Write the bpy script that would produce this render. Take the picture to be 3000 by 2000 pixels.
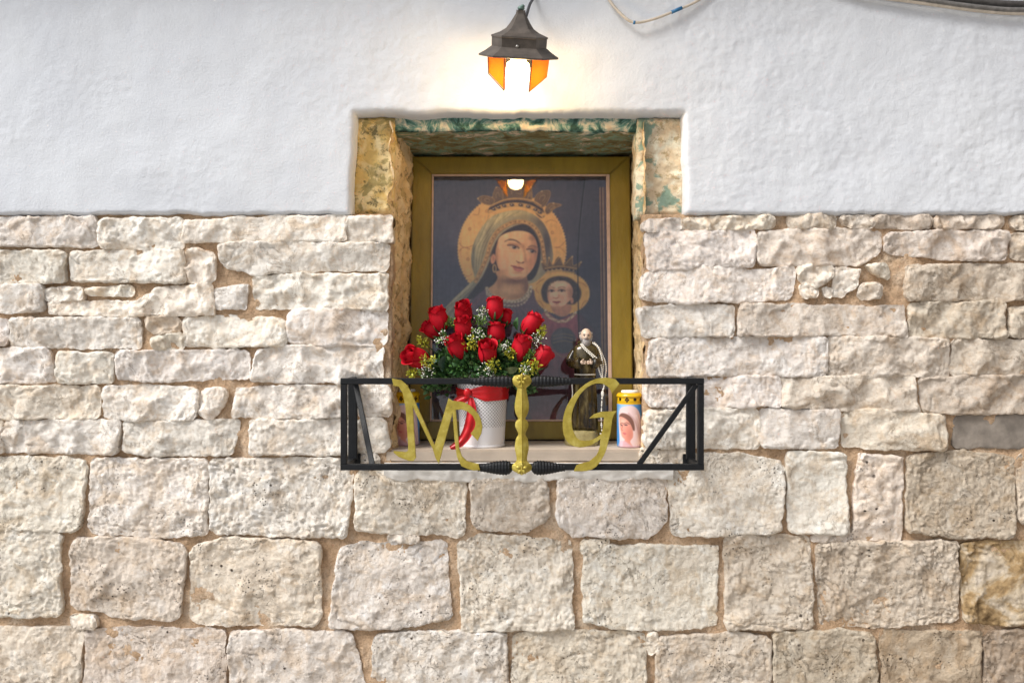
import bpy, bmesh, math, random
import numpy as np
from mathutils import Vector, Matrix, Euler

random.seed(7)
RNG = np.random.default_rng(11)
scene = bpy.context.scene
COL = scene.collection
PI = math.pi
for o in list(bpy.data.objects):
    bpy.data.objects.remove(o)

# ------------------------------------------------------------------ camera
D = 2.5            # distance from camera to the stone face of the wall (metres)
ZC = 1.55          # eye height
cam = bpy.data.cameras.new('camera')
cam.sensor_width = 36.0
cam.lens = 30.0
cam.clip_start = 0.05
cam.clip_end = 500.0
camo = bpy.data.objects.new('camera', cam)
camo.location = (0, -D, ZC)
camo.rotation_euler = (PI/2, 0, 0)
COL.objects.link(camo)
scene.camera = camo

# ------------------------------------------------------------------ world, sun, exposure
SUN_EL, SUN_AZ = math.radians(47), math.radians(-58)   # azimuth from the wall normal, negative = from the left
sun_dir = Vector((math.sin(SUN_AZ)*math.cos(SUN_EL), -math.cos(SUN_AZ)*math.cos(SUN_EL), math.sin(SUN_EL)))
world = bpy.data.worlds.new('World')
scene.world = world
world.use_nodes = True
wn = world.node_tree
bg = wn.nodes['Background']
sky = wn.nodes.new('ShaderNodeTexSky')
sky.sky_type = 'NISHITA'
sky.sun_disc = False
sky.sun_elevation = SUN_EL
sky.sun_rotation = math.atan2(sun_dir.x, sun_dir.y)
sky.air_density = 1.0
sky.dust_density = 2.0
sky.ozone_density = 1.0
hs = wn.nodes.new('ShaderNodeHueSaturation')
hs.inputs['Saturation'].default_value = 0.55
wn.links.new(sky.outputs[0], hs.inputs['Color'])
wn.links.new(hs.outputs[0], bg.inputs[0])
bg.inputs[1].default_value = 0.09
sun = bpy.data.lights.new('sun', 'SUN')
sun.energy = 2.1
sun.angle = math.radians(24)
sun.color = (1.0, 0.965, 0.91)
suno = bpy.data.objects.new('sun', sun)
suno.rotation_euler = sun_dir.to_track_quat('Z', 'Y').to_euler()
suno.location = sun_dir*8
COL.objects.link(suno)
vs = scene.view_settings
vs.view_transform = 'Standard'
vs.look = 'None'
vs.exposure = 0.84
vs.gamma = 1.0
vs.use_curve_mapping = False
scene.render.engine = 'CYCLES'
scene.cycles.use_denoising = True
scene.cycles.max_bounces = 8
scene.cycles.transparent_max_bounces = 12

# ------------------------------------------------------------------ helpers
def P(px, py, y=0.0):
    """point in the place whose direction is that of a pixel of the 3000x2000 photo, at depth y behind the wall face"""
    k = (D + y)/D/1000.0
    return Vector(((px-1500)*k, y, ZC + (1000-py)*k))

def s2l(c):
    c = np.asarray(c, dtype=float)/255.0
    return np.where(c <= 0.04045, c/12.92, ((c+0.055)/1.055)**2.4)

_perm = np.random.default_rng(3).permutation(256)
_perm = np.concatenate([_perm, _perm, _perm])
_g = np.random.default_rng(4).normal(size=(256, 3))
_g /= np.linalg.norm(_g, axis=1)[:, None]
def perlin(x, y, z=0.0):
    x, y, z = np.broadcast_arrays(np.asarray(x, float), np.asarray(y, float), np.asarray(z, float))
    xi, yi, zi = np.floor(x).astype(int), np.floor(y).astype(int), np.floor(z).astype(int)
    xf, yf, zf = x-xi, y-yi, z-zi
    u = xf*xf*xf*(xf*(xf*6-15)+10); v = yf*yf*yf*(yf*(yf*6-15)+10); w = zf*zf*zf*(zf*(zf*6-15)+10)
    r = 0
    for i in (0, 1):
        for j in (0, 1):
            for k in (0, 1):
                h = _perm[_perm[_perm[(xi+i) & 255] + ((yi+j) & 255)] + ((zi+k) & 255)]
                gr = _g[h]
                d = gr[..., 0]*(xf-i) + gr[..., 1]*(yf-j) + gr[..., 2]*(zf-k)
                r = r + d*(u if i else 1-u)*(v if j else 1-v)*(w if k else 1-w)
    return r*1.5
def fbm(x, y, z=0.0, octv=4, gain=0.5):
    a, s, t = 1.0, 0.0, 0.0
    for k in range(octv):
        s = s + a*perlin(x*2**k+17.3*k, y*2**k-9.1*k, z+5.7*k)
        a *= gain
    return s
def sstep(a, b, x):
    t = np.clip((x-a)/(b-a), 0, 1)
    return t*t*(3-2*t)

def mk_mesh(name, V, F, mat, smooth=True):
    me = bpy.data.meshes.new(name)
    V = np.asarray(V, dtype=float)
    if isinstance(F, np.ndarray):
        F = F.tolist()
    me.from_pydata(V.tolist(), [], F)
    if smooth:
        me.polygons.foreach_set('use_smooth', [True]*len(me.polygons))
    if mat:
        me.materials.append(mat)
    me.update()
    return me
def wloc(o):
    v = Vector(o.location)
    while o.parent:
        o = o.parent; v = v + Vector(o.location)
    return v
def add(name, V, F, mat, parent=None, smooth=True, origin=None, local=False):
    """one mesh object; V in world coordinates (unless local), parents unrotated"""
    V = np.asarray(V, dtype=float)
    po = wloc(parent) if parent else Vector((0, 0, 0))
    if local:
        loc = Vector((0, 0, 0))
    else:
        loc = Vector(origin) if origin is not None else Vector(((V[:, 0].min()+V[:, 0].max())/2, (V[:, 1].min()+V[:, 1].max())/2, V[:, 2].min()))
        V = V - np.array(loc)
        loc = loc - po
    o = bpy.data.objects.new(name, mk_mesh(name, V, F, mat, smooth))
    o.location = loc
    if parent: o.parent = parent
    COL.objects.link(o)
    return o
def thing(name, label, cat, loc=(0, 0, 0), group=None):
    o = bpy.data.objects.new(name, None)
    o.location = loc; o.empty_display_size = 0.05
    COL.objects.link(o)
    return tag(o, label, cat, group)
def tag(o, label=None, cat=None, group=None, kind=None):
    if label: o['label'] = label
    if cat: o['category'] = cat
    if group: o['group'] = group
    if kind: o['kind'] = kind
    return o

class MB:
    def __init__(s): s.V = []; s.F = []
    def add(s, V, F):
        n = len(s.V); s.V.extend([tuple(v) for v in V]); s.F.extend([[i+n for i in f] for f in F]); return s
    def build(s, name, mat, parent=None, smooth=True, **k): return add(name, s.V, s.F, mat, parent, smooth, **k)

def box(a, b, bev=0.0):
    """axis box with chamfered long edges"""
    x0, y0, z0 = a; x1, y1, z1 = b
    bm = bmesh.new()
    bmesh.ops.create_cube(bm, size=1)
    for v in bm.verts:
        v.co = Vector((x0+(v.co.x+.5)*(x1-x0), y0+(v.co.y+.5)*(y1-y0), z0+(v.co.z+.5)*(z1-z0)))
    if bev > 0:
        bmesh.ops.bevel(bm, geom=bm.edges[:], offset=bev, segments=2, affect='EDGES')
    V = [tuple(v.co) for v in bm.verts]; F = [[v.index for v in f.verts] for f in bm.faces]
    bm.free(); return V, F
def tube(pts, rad, seg=8, cap=True, flat=1.0):
    pts = [Vector(p) for p in pts]
    n = len(pts)
    rad = [rad]*n if not hasattr(rad, '__len__') else rad
    V, F = [], []
    up = Vector((0.12, -1, 0.21)).normalized()
    for i, p in enumerate(pts):
        t = (pts[min(i+1, n-1)]-pts[max(i-1, 0)]).normalized()
        a = t.cross(up)
        if a.length < 1e-4: a = t.orthogonal()
        a.normalize(); b = t.cross(a).normalized()
        for k in range(seg):
            th = 2*PI*k/seg
            V.append(tuple(p + a*math.cos(th)*rad[i] + b*math.sin(th)*rad[i]*flat))
    for i in range(n-1):
        for k in range(seg):
            F.append([i*seg+k, i*seg+(k+1) % seg, (i+1)*seg+(k+1) % seg, (i+1)*seg+k])
    if cap:
        F.append(list(range(seg))[::-1]); F.append([(n-1)*seg+k for k in range(seg)])
    return V, F
def loft(rings, cap=True):
    seg = len(rings[0]); V, F = [], []
    for r in rings: V.extend([tuple(p) for p in r])
    for i in range(len(rings)-1):
        for k in range(seg):
            F.append([i*seg+k, i*seg+(k+1) % seg, (i+1)*seg+(k+1) % seg, (i+1)*seg+k])
    if cap:
        F.append(list(range(seg))[::-1]); F.append([(len(rings)-1)*seg+k for k in range(seg)])
    return V, F
def bar(p, q, w, d=None):
    """square iron bar from p to q, slightly chamfered and uneven"""
    p, q = Vector(p), Vector(q); d = d or w
    t = (q-p).normalized()
    ref = Vector((0, 1, 0)) if abs(t.y) < .9 else Vector((1, 0, 0))
    a = t.cross(ref).normalized(); b = a.cross(t).normalized()
    n = max(2, int((q-p).length/0.02))
    c = .2
    prof = [(1, 1-c), (1-c, 1), (c-1, 1), (-1, 1-c), (-1, c-1), (c-1, -1), (1-c, -1), (1, c-1)]
    rings = []
    for i in range(n+1):
        o = p.lerp(q, i/n)
        k = 1 + .05*float(perlin(o.x*45, o.z*45, o.y*45+3))
        rings.append([o + a*u*w/2*k + b*v*d/2*k for u, v in prof])
    return loft(rings)
def extrude_poly(pts, y0, y1, bev=0.0015, subdiv=None):
    """flat outline (list of (x,z)) given thickness between y0 (front) and y1"""
    bm = bmesh.new()
    vs_ = [bm.verts.new((x, y1, z)) for x, z in pts]
    f = bm.faces.new(vs_)
    r = bmesh.ops.extrude_face_region(bm, geom=[f])
    top = [e for e in r['geom'] if isinstance(e, bmesh.types.BMVert)]
    for v in top: v.co.y = y0
    bmesh.ops.recalc_face_normals(bm, faces=bm.faces)
    fr = [e for e in bm.edges if all(abs(v.co.y-y0) < 1e-7 for v in e.verts)]
    if bev:
        bmesh.ops.bevel(bm, geom=fr, offset=bev, segments=2, affect='EDGES')
    bmesh.ops.triangulate(bm, faces=[f for f in bm.faces if len(f.verts) > 4])
    bm.verts.index_update()
    V = [tuple(v.co) for v in bm.verts]; F = [[v.index for v in f.verts] for f in bm.faces]
    bm.free(); return V, F
def catmull(pts, n=8, closed=False):
    pts = [np.array(p, float) for p in pts]; N = len(pts); out = []
    for i in range(N if closed else N-1):
        if closed: a, b, c, d = pts[i-1], pts[i], pts[(i+1) % N], pts[(i+2) % N]
        else: a, b, c, d = pts[max(i-1, 0)], pts[i], pts[i+1], pts[min(i+2, N-1)]
        for k in range(n):
            t = k/n
            out.append(.5*((2*b)+(c-a)*t+(2*a-5*b+4*c-d)*t*t+(3*b-a-3*c+d)*t**3))
    if not closed: out.append(pts[-1])
    return out
def sphere(c, r, seg=8, rings=6, sc=(1, 1, 1)):
    V, F = [], []
    for i in range(rings+1):
        ph = PI*i/rings
        for k in range(seg):
            th = 2*PI*k/seg
            V.append((c[0]+r*sc[0]*math.sin(ph)*math.cos(th), c[1]+r*sc[1]*math.sin(ph)*math.sin(th), c[2]+r*sc[2]*math.cos(ph)))
    for i in range(rings):
        for k in range(seg):
            F.append([i*seg+k, (i+1)*seg+k, (i+1)*seg+(k+1) % seg, i*seg+(k+1) % seg])
    return V, F

# ------------------------------------------------------------------ materials
class NT:
    def __init__(s, name):
        s.m = bpy.data.materials.new(name); s.m.use_nodes = True
        s.t = s.m.node_tree; s.b = s.t.nodes['Principled BSDF']; s.out = s.t.nodes['Material Output']
        s.geo = None
    def n(s, typ, **k):
        nd = s.t.nodes.new('ShaderNode'+typ)
        for a, v in k.items(): setattr(nd, a, v)
        return nd
    def l(s, a, b): s.t.links.new(a, b)
    def val(s, sock, v):
        if hasattr(v, 'is_linked') or hasattr(v, 'links'): s.l(v, sock)
        else: sock.default_value = v
    def pos(s):
        if not s.geo: s.geo = s.n('NewGeometry')
        return s.geo.outputs['Position']
    def noise(s, scale, detail=4, rough=.55, vec=None, dist=0.0, stretch=None):
        nd = s.n('TexNoise'); nd.inputs['Scale'].default_value = scale; nd.inputs['Detail'].default_value = detail
        nd.inputs['Roughness'].default_value = rough; nd.inputs['Distortion'].default_value = dist
        v = vec or s.pos()
        if stretch:
            mp = s.n('Mapping'); mp.inputs['Scale'].default_value = stretch; s.l(v, mp.inputs['Vector']); v = mp.outputs[0]
        s.l(v, nd.inputs['Vector']); return nd.outputs['Fac']
    def voro(s, scale, vec=None, feature='F1'):
        nd = s.n('TexVoronoi'); nd.feature = feature; nd.inputs['Scale'].default_value = scale
        s.l(vec or s.pos(), nd.inputs['Vector']); return nd.outputs['Distance']
    def ramp(s, fac, stops):
        nd = s.n('ValToRGB'); e = nd.color_ramp.elements
        while len(e) < len(stops): e.new(.5)
        for el, (p, c) in zip(e, stops):
            el.position = p; el.color = (c[0], c[1], c[2], 1) if hasattr(c, '__len__') else (c, c, c, 1)
        s.l(fac, nd.inputs['Fac']); return nd.outputs['Color']
    def mix(s, fac, a, b, mode='MIX'):
        nd = s.n('Mix'); nd.data_type = 'RGBA'; nd.blend_type = mode
        for sock, v in ((nd.inputs['Factor'], fac), (nd.inputs[6], a), (nd.inputs[7], b)):
            if hasattr(v, 'links'): s.l(v, sock)
            elif hasattr(v, '__len__'): sock.default_value = (v[0], v[1], v[2], 1)
            else: sock.default_value = v
        return nd.outputs[2]
    def math(s, op, a, b=0.0, c=None):
        nd = s.n('Math'); nd.operation = op
        for i, v in enumerate((a, b, c)):
            if v is None: continue
            if hasattr(v, 'links'): s.l(v, nd.inputs[i])
            else: nd.inputs[i].default_value = v
        return nd.outputs[0]
    def bump(s, h, strength=.5, dist=.004, prev=None):
        nd = s.n('Bump'); nd.inputs['Strength'].default_value = strength; nd.inputs['Distance'].default_value = dist
        s.l(h, nd.inputs['Height'])
        if prev: s.l(prev, nd.inputs['Normal'])
        return nd.outputs[0]
    def set(s, **k):
        for a, v in k.items():
            sock = s.b.inputs[a.replace('_', ' ')]
            if hasattr(v, 'links'): s.l(v, sock)
            elif hasattr(v, '__len__') and len(v) == 3 and sock.type == 'RGBA': sock.default_value = (*v, 1)
            else: sock.default_value = v
        return s

def m_simple(name, col, rough=.6, metal=0.0, var=.12, scale=60, bump=.0, spec=.5, coat=0.0):
    m = NT(name)
    f = m.noise(scale, 5)
    c = m.ramp(f, [(.3, [x*(1-var) for x in col]), (.7, [min(1, x*(1+var)) for x in col])])
    m.set(Base_Color=c, Roughness=rough, Metallic=metal)
    m.b.inputs['Specular IOR Level'].default_value = spec
    if coat: m.b.inputs['Coat Weight'].default_value = coat
    if bump: m.set(Normal=m.bump(m.noise(scale*3, 6), bump, .002))
    return m.m

def m_stone(name, pits, cream, warm, grey):
    m = NT(name)
    oi = m.n('ObjectInfo')
    c = m.ramp(m.noise(7, 5, .6, dist=.4), [(.32, grey), (.5, cream), (.72, [x*1.05 for x in cream])])
    c = m.mix(m.ramp(m.noise(13, 7, .68, dist=1.2), [(.48, 0), (.64, .65)]), c, warm)
    c = m.mix(m.ramp(m.noise(21, 6, .6, dist=.6), [(.54, 0), (.66, .8)]), c, (.90, .875, .835))
    c = m.mix(m.ramp(m.noise(60, 5, .7), [(.50, 0), (.68, .5)]), c, [x*.66 for x in warm])
    h = m.noise(105, 8, .70)
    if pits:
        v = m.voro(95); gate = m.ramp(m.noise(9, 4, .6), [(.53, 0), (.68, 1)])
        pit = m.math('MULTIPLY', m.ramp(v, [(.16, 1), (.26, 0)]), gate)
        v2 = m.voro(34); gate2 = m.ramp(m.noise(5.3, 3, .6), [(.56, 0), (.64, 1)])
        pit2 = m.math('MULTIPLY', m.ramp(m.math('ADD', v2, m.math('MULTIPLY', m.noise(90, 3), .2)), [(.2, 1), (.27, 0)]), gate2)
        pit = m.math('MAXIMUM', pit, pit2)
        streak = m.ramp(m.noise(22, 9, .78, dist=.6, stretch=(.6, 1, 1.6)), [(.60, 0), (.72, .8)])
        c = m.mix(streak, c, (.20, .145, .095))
        c = m.mix(pit, c, (.09, .07, .055))  # shade inside the pits is put into the colour
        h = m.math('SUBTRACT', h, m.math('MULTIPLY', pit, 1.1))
    fz = m.math('ABSOLUTE', m.math('SUBTRACT', m.noise(11, 7, .62, dist=1.0), .5))
    fz = m.math('MULTIPLY', m.ramp(fz, [(.0, 1), (.006, 0)]), m.ramp(m.noise(6, 3), [(.50, 0), (.58, .8)]))
    c = m.mix(fz, c, [x*.5 for x in warm])
    h = m.math('SUBTRACT', h, m.math('MULTIPLY', fz, .6))
    c = m.mix(1.0, c, oi.outputs['Color'], 'MULTIPLY')
    m.set(Base_Color=c, Roughness=.88)
    m.b.inputs['Specular IOR Level'].default_value = .25
    n1 = m.bump(m.noise(30, 8, .66, dist=.9), .30, .010)
    m.set(Normal=m.bump(h, .85 if pits else .6, .008, n1))
    return m.m

M = {}
M['stone_u'] = m_stone('split_limestone', False, (.85, .805, .745), (.70, .55, .40), (.78, .72, .655))
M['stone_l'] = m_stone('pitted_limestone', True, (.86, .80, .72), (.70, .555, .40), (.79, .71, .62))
M['stone_g'] = m_simple('grey_slate_stone', (.24, .21, .18), .8, 0, .35, 22, .7)
def m_brownstone():
    m = NT('stained_stone')
    c = m.ramp(m.noise(9, 6, .65, dist=.6), [(.34, (.16, .10, .04)), (.46, (.38, .26, .13)), (.54, (.52, .43, .31)), (.66, (.62, .55, .46))])
    c = m.mix(m.ramp(m.noise(45, 6, .7), [(.52, 0), (.68, .5)]), c, (.20, .14, .08))
    m.set(Base_Color=c, Roughness=.9, Normal=m.bump(m.noise(50, 8, .7), .7, .008)); return m.m
M['stone_b'] = m_brownstone()
def m_mortar():
    m = NT('sandy_mortar')
    c = m.ramp(m.noise(12, 6, .6), [(.35, (.55, .37, .23)), (.52, (.68, .48, .315)), (.68, (.76, .61, .46))])
    c = m.mix(m.ramp(m.noise(160, 3, .6), [(.48, 0), (.66, .55)]), c, (.36, .24, .145))
    m.set(Base_Color=c, Roughness=.95); m.b.inputs['Specular IOR Level'].default_value = .15
    n1 = m.bump(m.noise(45, 7, .7), .9, .014)
    m.set(Normal=m.bump(m.noise(190, 5, .65), 1.0, .006, n1)); return m.m
M['mortar'] = m_mortar()
def m_plaster():
    m = NT('white_plaster')
    c = m.ramp(m.noise(5, 6, .6), [(.35, (.61, .64, .69)), (.65, (.66, .69, .735))])
    sp = m.ramp(m.noise(55, 6, .75), [(.66, 0), (.76, .5)])
    c = m.mix(sp, c, (.48, .47, .46))
    m.set(Base_Color=c, Roughness=.85); m.b.inputs['Specular IOR Level'].default_value = .25
    n1 = m.bump(m.noise(38, 4, .55, dist=.6), .11, .010)
    m.set(Normal=m.bump(m.noise(150, 5, .6), .30, .004, n1)); return m.m
M['plaster'] = m_plaster()
def m_jamb(name, base, warm, teal, moss):
    m = NT(name)
    c = m.ramp(m.noise(14, 6, .65, dist=.5), [(.42, warm), (.56, base)])
    sp = m.ramp(m.noise(38, 7, .72), [(.53, 0), (.61, .85)])
    c = m.mix(sp, c, moss)
    tl = m.ramp(m.noise(13, 6, .6, dist=.8), [(.57, 0), (.62, .85)])
    c = m.mix(tl, c, teal)
    m.set(Base_Color=c, Roughness=.9, Normal=m.bump(m.noise(42, 7, .68), .7, .012)); return m.m
M['jamb_l'] = m_jamb('weathered_jamb', (.78, .62, .33), (.66, .45, .15), (.34, .27, .10), (.14, .12, .05))
M['jamb_r'] = m_jamb('limewashed_jamb', (.78, .74, .58), (.68, .54, .36), (.17, .31, .25), (.40, .30, .16))
M['reveal'] = m_jamb('rubble_reveal', (.80, .62, .38), (.68, .48, .25), (.50, .36, .17), (.22, .15, .07))
def m_lintel(front):
    m = NT('lintel_front' if front else 'lintel_soffit')
    if front:
        c = m.ramp(m.noise(17, 7, .7, dist=.7), [(.42, (.03, .085, .07)), (.485, (.12, .27, .24)), (.53, (.40, .46, .38)), (.57, (.70, .66, .52)), (.68, (.66, .52, .36))])
    else:
        c = m.ramp(m.noise(13, 8, .7, dist=.8, stretch=(1, 1.6, 1)), [(.36, (.10, .09, .04)), (.48, (.26, .22, .10)), (.53, (.20, .38, .30)), (.57, (.32, .28, .16)), (.61, (.68, .58, .46))])
    m.set(Base_Color=c, Roughness=.85, Normal=m.bump(m.noise(48, 7, .7), .7, .01)); return m.m
M['lintel_f'] = m_lintel(True); M['lintel_s'] = m_lintel(False)
M['sill'] = m_simple('sill_stone', (.50, .42, .34), .75, 0, .1, 18, .25)
M['limewash'] = m_simple('limewash_ledge', (.74, .72, .69), .9, 0, .14, 14, .6)
def m_frame():
    m = NT('ochre_painted_wood')
    c = m.ramp(m.noise(22, 6, .6, stretch=(1, 1, .3)), [(.3, (.20, .135, .010)), (.7, (.30, .21, .018))])
    c = m.mix(m.ramp(m.noise(70, 6, .7), [(.62, 0), (.72, .6)]), c, (.10, .07, .01))
    m.set(Base_Color=c, Roughness=.42, Normal=m.bump(m.noise(60, 6, .6, stretch=(1, 1, .35)), .5, .004)); return m.m
M['frame'] = m_frame()
M['slip'] = m_simple('faded_pink_slip', (.55, .38, .29), .6, 0, .15, 40)
M['iron'] = m_simple('black_painted_iron', (.006, .007, .009), .5, 0.0, .3, 70, .5, spec=.3)
def m_brass():
    m = NT('gold_painted_metal')
    c = m.ramp(m.noise(35, 6, .65), [(.34, (.36, .275, .038)), (.52, (.46, .365, .062)), (.68, (.56, .47, .12))])
    c = m.mix(m.ramp(m.noise(90, 6, .7), [(.6, 0), (.72, .5)]), c, (.16, .12, .02))
    m.set(Base_Color=c, Roughness=.38, Metallic=.45, Normal=m.bump(m.noise(80, 6, .6), .5, .003)); return m.m
M['brass'] = m_brass()
M['lamp'] = m_simple('bronze_lamp_metal', (.085, .070, .058), .55, .2, .3, 40, .2)
M['knob'] = m_simple('verdigris_knob', (.10, .16, .14), .5, .2, .5, 90, .2)
M['black_rubber'] = m_simple('dark_cable', (.03, .03, .035), .5)
M['cable_beige'] = m_simple('beige_cable', (.56, .50, .42), .5, 0, .15)
M['cable_grey'] = m_simple('grey_cable', (.16, .155, .15), .5, 0, .3)
M['tape_blue'] = m_simple('blue_tape', (.03, .16, .34), .4)
def m_emit(name, col, st):
    m = NT(name); m.set(Base_Color=(.9, .9, .9), Emission_Color=col, Emission_Strength=st); return m.m
M['bulb'] = m_emit('lit_bulb', (1.0, .68, .30), 38)
def m_amber():
    m = NT('amber_glass')
    m.set(Base_Color=(.78, .30, .012), Roughness=.25)
    m.b.inputs['Transmission Weight'].default_value = .35
    tr = m.n('BsdfTranslucent'); tr.inputs['Color'].default_value = (.55, .22, .008, 1)
    mx = m.n('MixShader'); mx.inputs[0].default_value = .5
    m.l(m.b.outputs[0], mx.inputs[1]); m.l(tr.outputs[0], mx.inputs[2]); m.l(mx.outputs[0], m.out.inputs[0]); return m.m
M['amber'] = m_amber()
def m_pane():
    m = NT('window_glass')
    fr = m.n('Fresnel'); fr.inputs['IOR'].default_value = 1.5
    tr = m.n('BsdfTransparent'); tr.inputs[0].default_value = (.96, .97, .97, 1)
    gl = m.n('BsdfGlossy'); gl.inputs['Roughness'].default_value = .02
    mx = m.n('MixShader'); m.l(fr.outputs[0], mx.inputs[0]); m.l(tr.outputs[0], mx.inputs[1]); m.l(gl.outputs[0], mx.inputs[2])
    m.l(mx.outputs[0], m.out.inputs[0]); return m.m
M['pane'] = m_pane()
def m_vcol(name, rough=.55, spec=.4):
    m = NT(name); a = m.n('VertexColor'); a.layer_name = 'Col'
    m.set(Base_Color=a.outputs[0], Roughness=rough); m.b.inputs['Specular IOR Level'].default_value = spec; return m.m
M['print'] = m_vcol('painted_print', .6, .2); M['label'] = m_vcol('candle_label', .3, .5)
M['lid'] = m_vcol('gold_lid', .25, .5)
def m_rose():
    m = NT('red_silk_petal')
    c = m.ramp(m.noise(30, 3), [(.3, (.36, .0015, .010)), (.7, (.56, .003, .018))])
    m.set(Base_Color=c, Roughness=.6)
    m.b.inputs['Specular IOR Level'].default_value = .25
    m.set(Normal=m.bump(m.noise(300, 3), .15, .001)); return m.m
M['rose'] = m_rose()
M['leaf_d'] = m_simple('dark_leaf', (.045, .115, .036), .42, 0, .85, 60)
M['leaf_m'] = m_simple('mid_green_leaf', (.075, .17, .040), .42, 0, .6, 70)
M['leaf_b'] = m_simple('bluish_leaf', (.045, .095, .065), .45, 0, .4, 45)
M['leaf_y'] = m_simple('yellow_green_sprig', (.42, .42, .03), .5, 0, .35, 80)
M['leaf_g'] = m_simple('fresh_green_sprig', (.12, .22, .035), .5, 0, .4, 80)
M['white'] = m_simple('white_blossom', (.80, .80, .76), .6, 0, .05)
M['stem'] = m_simple('green_stem', (.05, .11, .03), .5)
M['ribbon'] = m_simple('red_satin_ribbon', (.56, .006, .012), .34, 0, .12, 30)
M['liner'] = m_simple('dark_pot_liner', (.20, .20, .20), .8)
M['bucket_plain'] = m_simple('white_enamel', (.80, .79, .81), .35, 0, .03)
def m_lace(R):
    m = NT('lace_cut_white_metal')
    tc = m.n('TexCoord'); sp = m.n('SeparateXYZ'); m.l(tc.outputs['Object'], sp.inputs[0])
    th = m.math('ARCTAN2', sp.outputs[0], m.math('MULTIPLY', sp.outputs[1], -1))
    a = m.math('MULTIPLY', th, 22.0); z = m.math('MULTIPLY', sp.outputs[2], 22.0/R)
    s1 = m.math('SINE', m.math('ADD', a, z)); s2 = m.math('SINE', m.math('SUBTRACT', a, z))
    f = m.math('MULTIPLY', s1, s2)
    s3 = m.math('MULTIPLY', m.math('SINE', m.math('MULTIPLY', a, 2.0)), m.math('SINE', m.math('MULTIPLY', z, 2.0)))
    hole = m.math('MAXIMUM', m.math('GREATER_THAN', m.math('ABSOLUTE', f), .76), m.math('GREATER_THAN', m.math('ABSOLUTE', s3), .92))
    rng = m.math('MULTIPLY', m.math('GREATER_THAN', sp.outputs[2], .062), m.math('LESS_THAN', sp.outputs[2], .215))
    hole = m.math('MULTIPLY', hole, rng)
    m.set(Base_Color=(.80, .79, .81), Roughness=.35)
    tr = m.n('BsdfTransparent'); mx = m.n('MixShader'); m.l(hole, mx.inputs[0]); m.l(m.b.outputs[0], mx.inputs[1]); m.l(tr.outputs[0], mx.inputs[2])
    m.l(mx.outputs[0], m.out.inputs[0]); return m.m
M['lace'] = m_lace(.073)
def m_habit():
    m = NT('glazed_brown_habit')
    c = m.ramp(m.noise(55, 5, .6, stretch=(1, 1, .3)), [(.40, (.014, .008, .003)), (.54, (.055, .037, .010)), (.68, (.17, .13, .05))])
    m.set(Base_Color=c, Roughness=.2); return m.m
M['habit'] = m_habit()
M['cape'] = m_simple('olive_cape', (.060, .044, .015), .2, 0, .7, 60)
M['sleeve_in'] = m_simple('dark_sleeve', (.012, .009, .005), .4)
M['skin'] = m_simple('painted_skin', (.62, .47, .36), .45, 0, .06)
M['beard'] = m_simple('painted_grey_beard', (.30, .28, .27), .6, 0, .3, 150, .3)
M['eye'] = m_simple('painted_eye', (.05, .035, .03), .4)
M['statue_base'] = m_simple('ochre_statue_base', (.36, .30, .13), .5, 0, .3, 40, .4)
M['bead'] = m_simple('ivory_bead', (.80, .77, .70), .3, 0, .04)
M['paving'] = m_simple('alley_paving', (.36, .33, .29), .7, 0, .25, 4, .4)

# ------------------------------------------------------------------ ground
def grid_plane(x0, x1, y0, y1, n):
    xs = np.linspace(x0, x1, n); ys = np.linspace(y0, y1, n)
    V = [(x, y, .012*float(0)) for y in ys for x in xs]
    F = [[j*n+i, j*n+i+1, (j+1)*n+i+1, (j+1)*n+i] for j in range(n-1) for i in range(n-1)]
    return V, F
g = add('ground', *grid_plane(-60, 60, -60, 60, 3), M['paving'], smooth=False, origin=(0, 0, 0))
tag(g, 'pale paved alley floor in front of the wall', 'ground', kind='structure')

# added unseen block on the right, cuts the skylight on that side
V, F = box((1.85, -5.5, 0.0), (4.0, -.06, 8.0))
tag(add('sky_blocker', V, F, m_simple('sky_blocker_plaster', (.24, .21, .18), .9, 0, .2, 6, .5), smooth=False), 'plastered side wall of the neighbouring house at the right', 'wall', kind='structure')

# ------------------------------------------------------------------ the wall
wall = thing('stone_wall', 'cream split limestone wall with sandy mortar, white plaster above and a picture niche', 'wall', (0, 0, 0))
wall['kind'] = 'thing'

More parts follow.
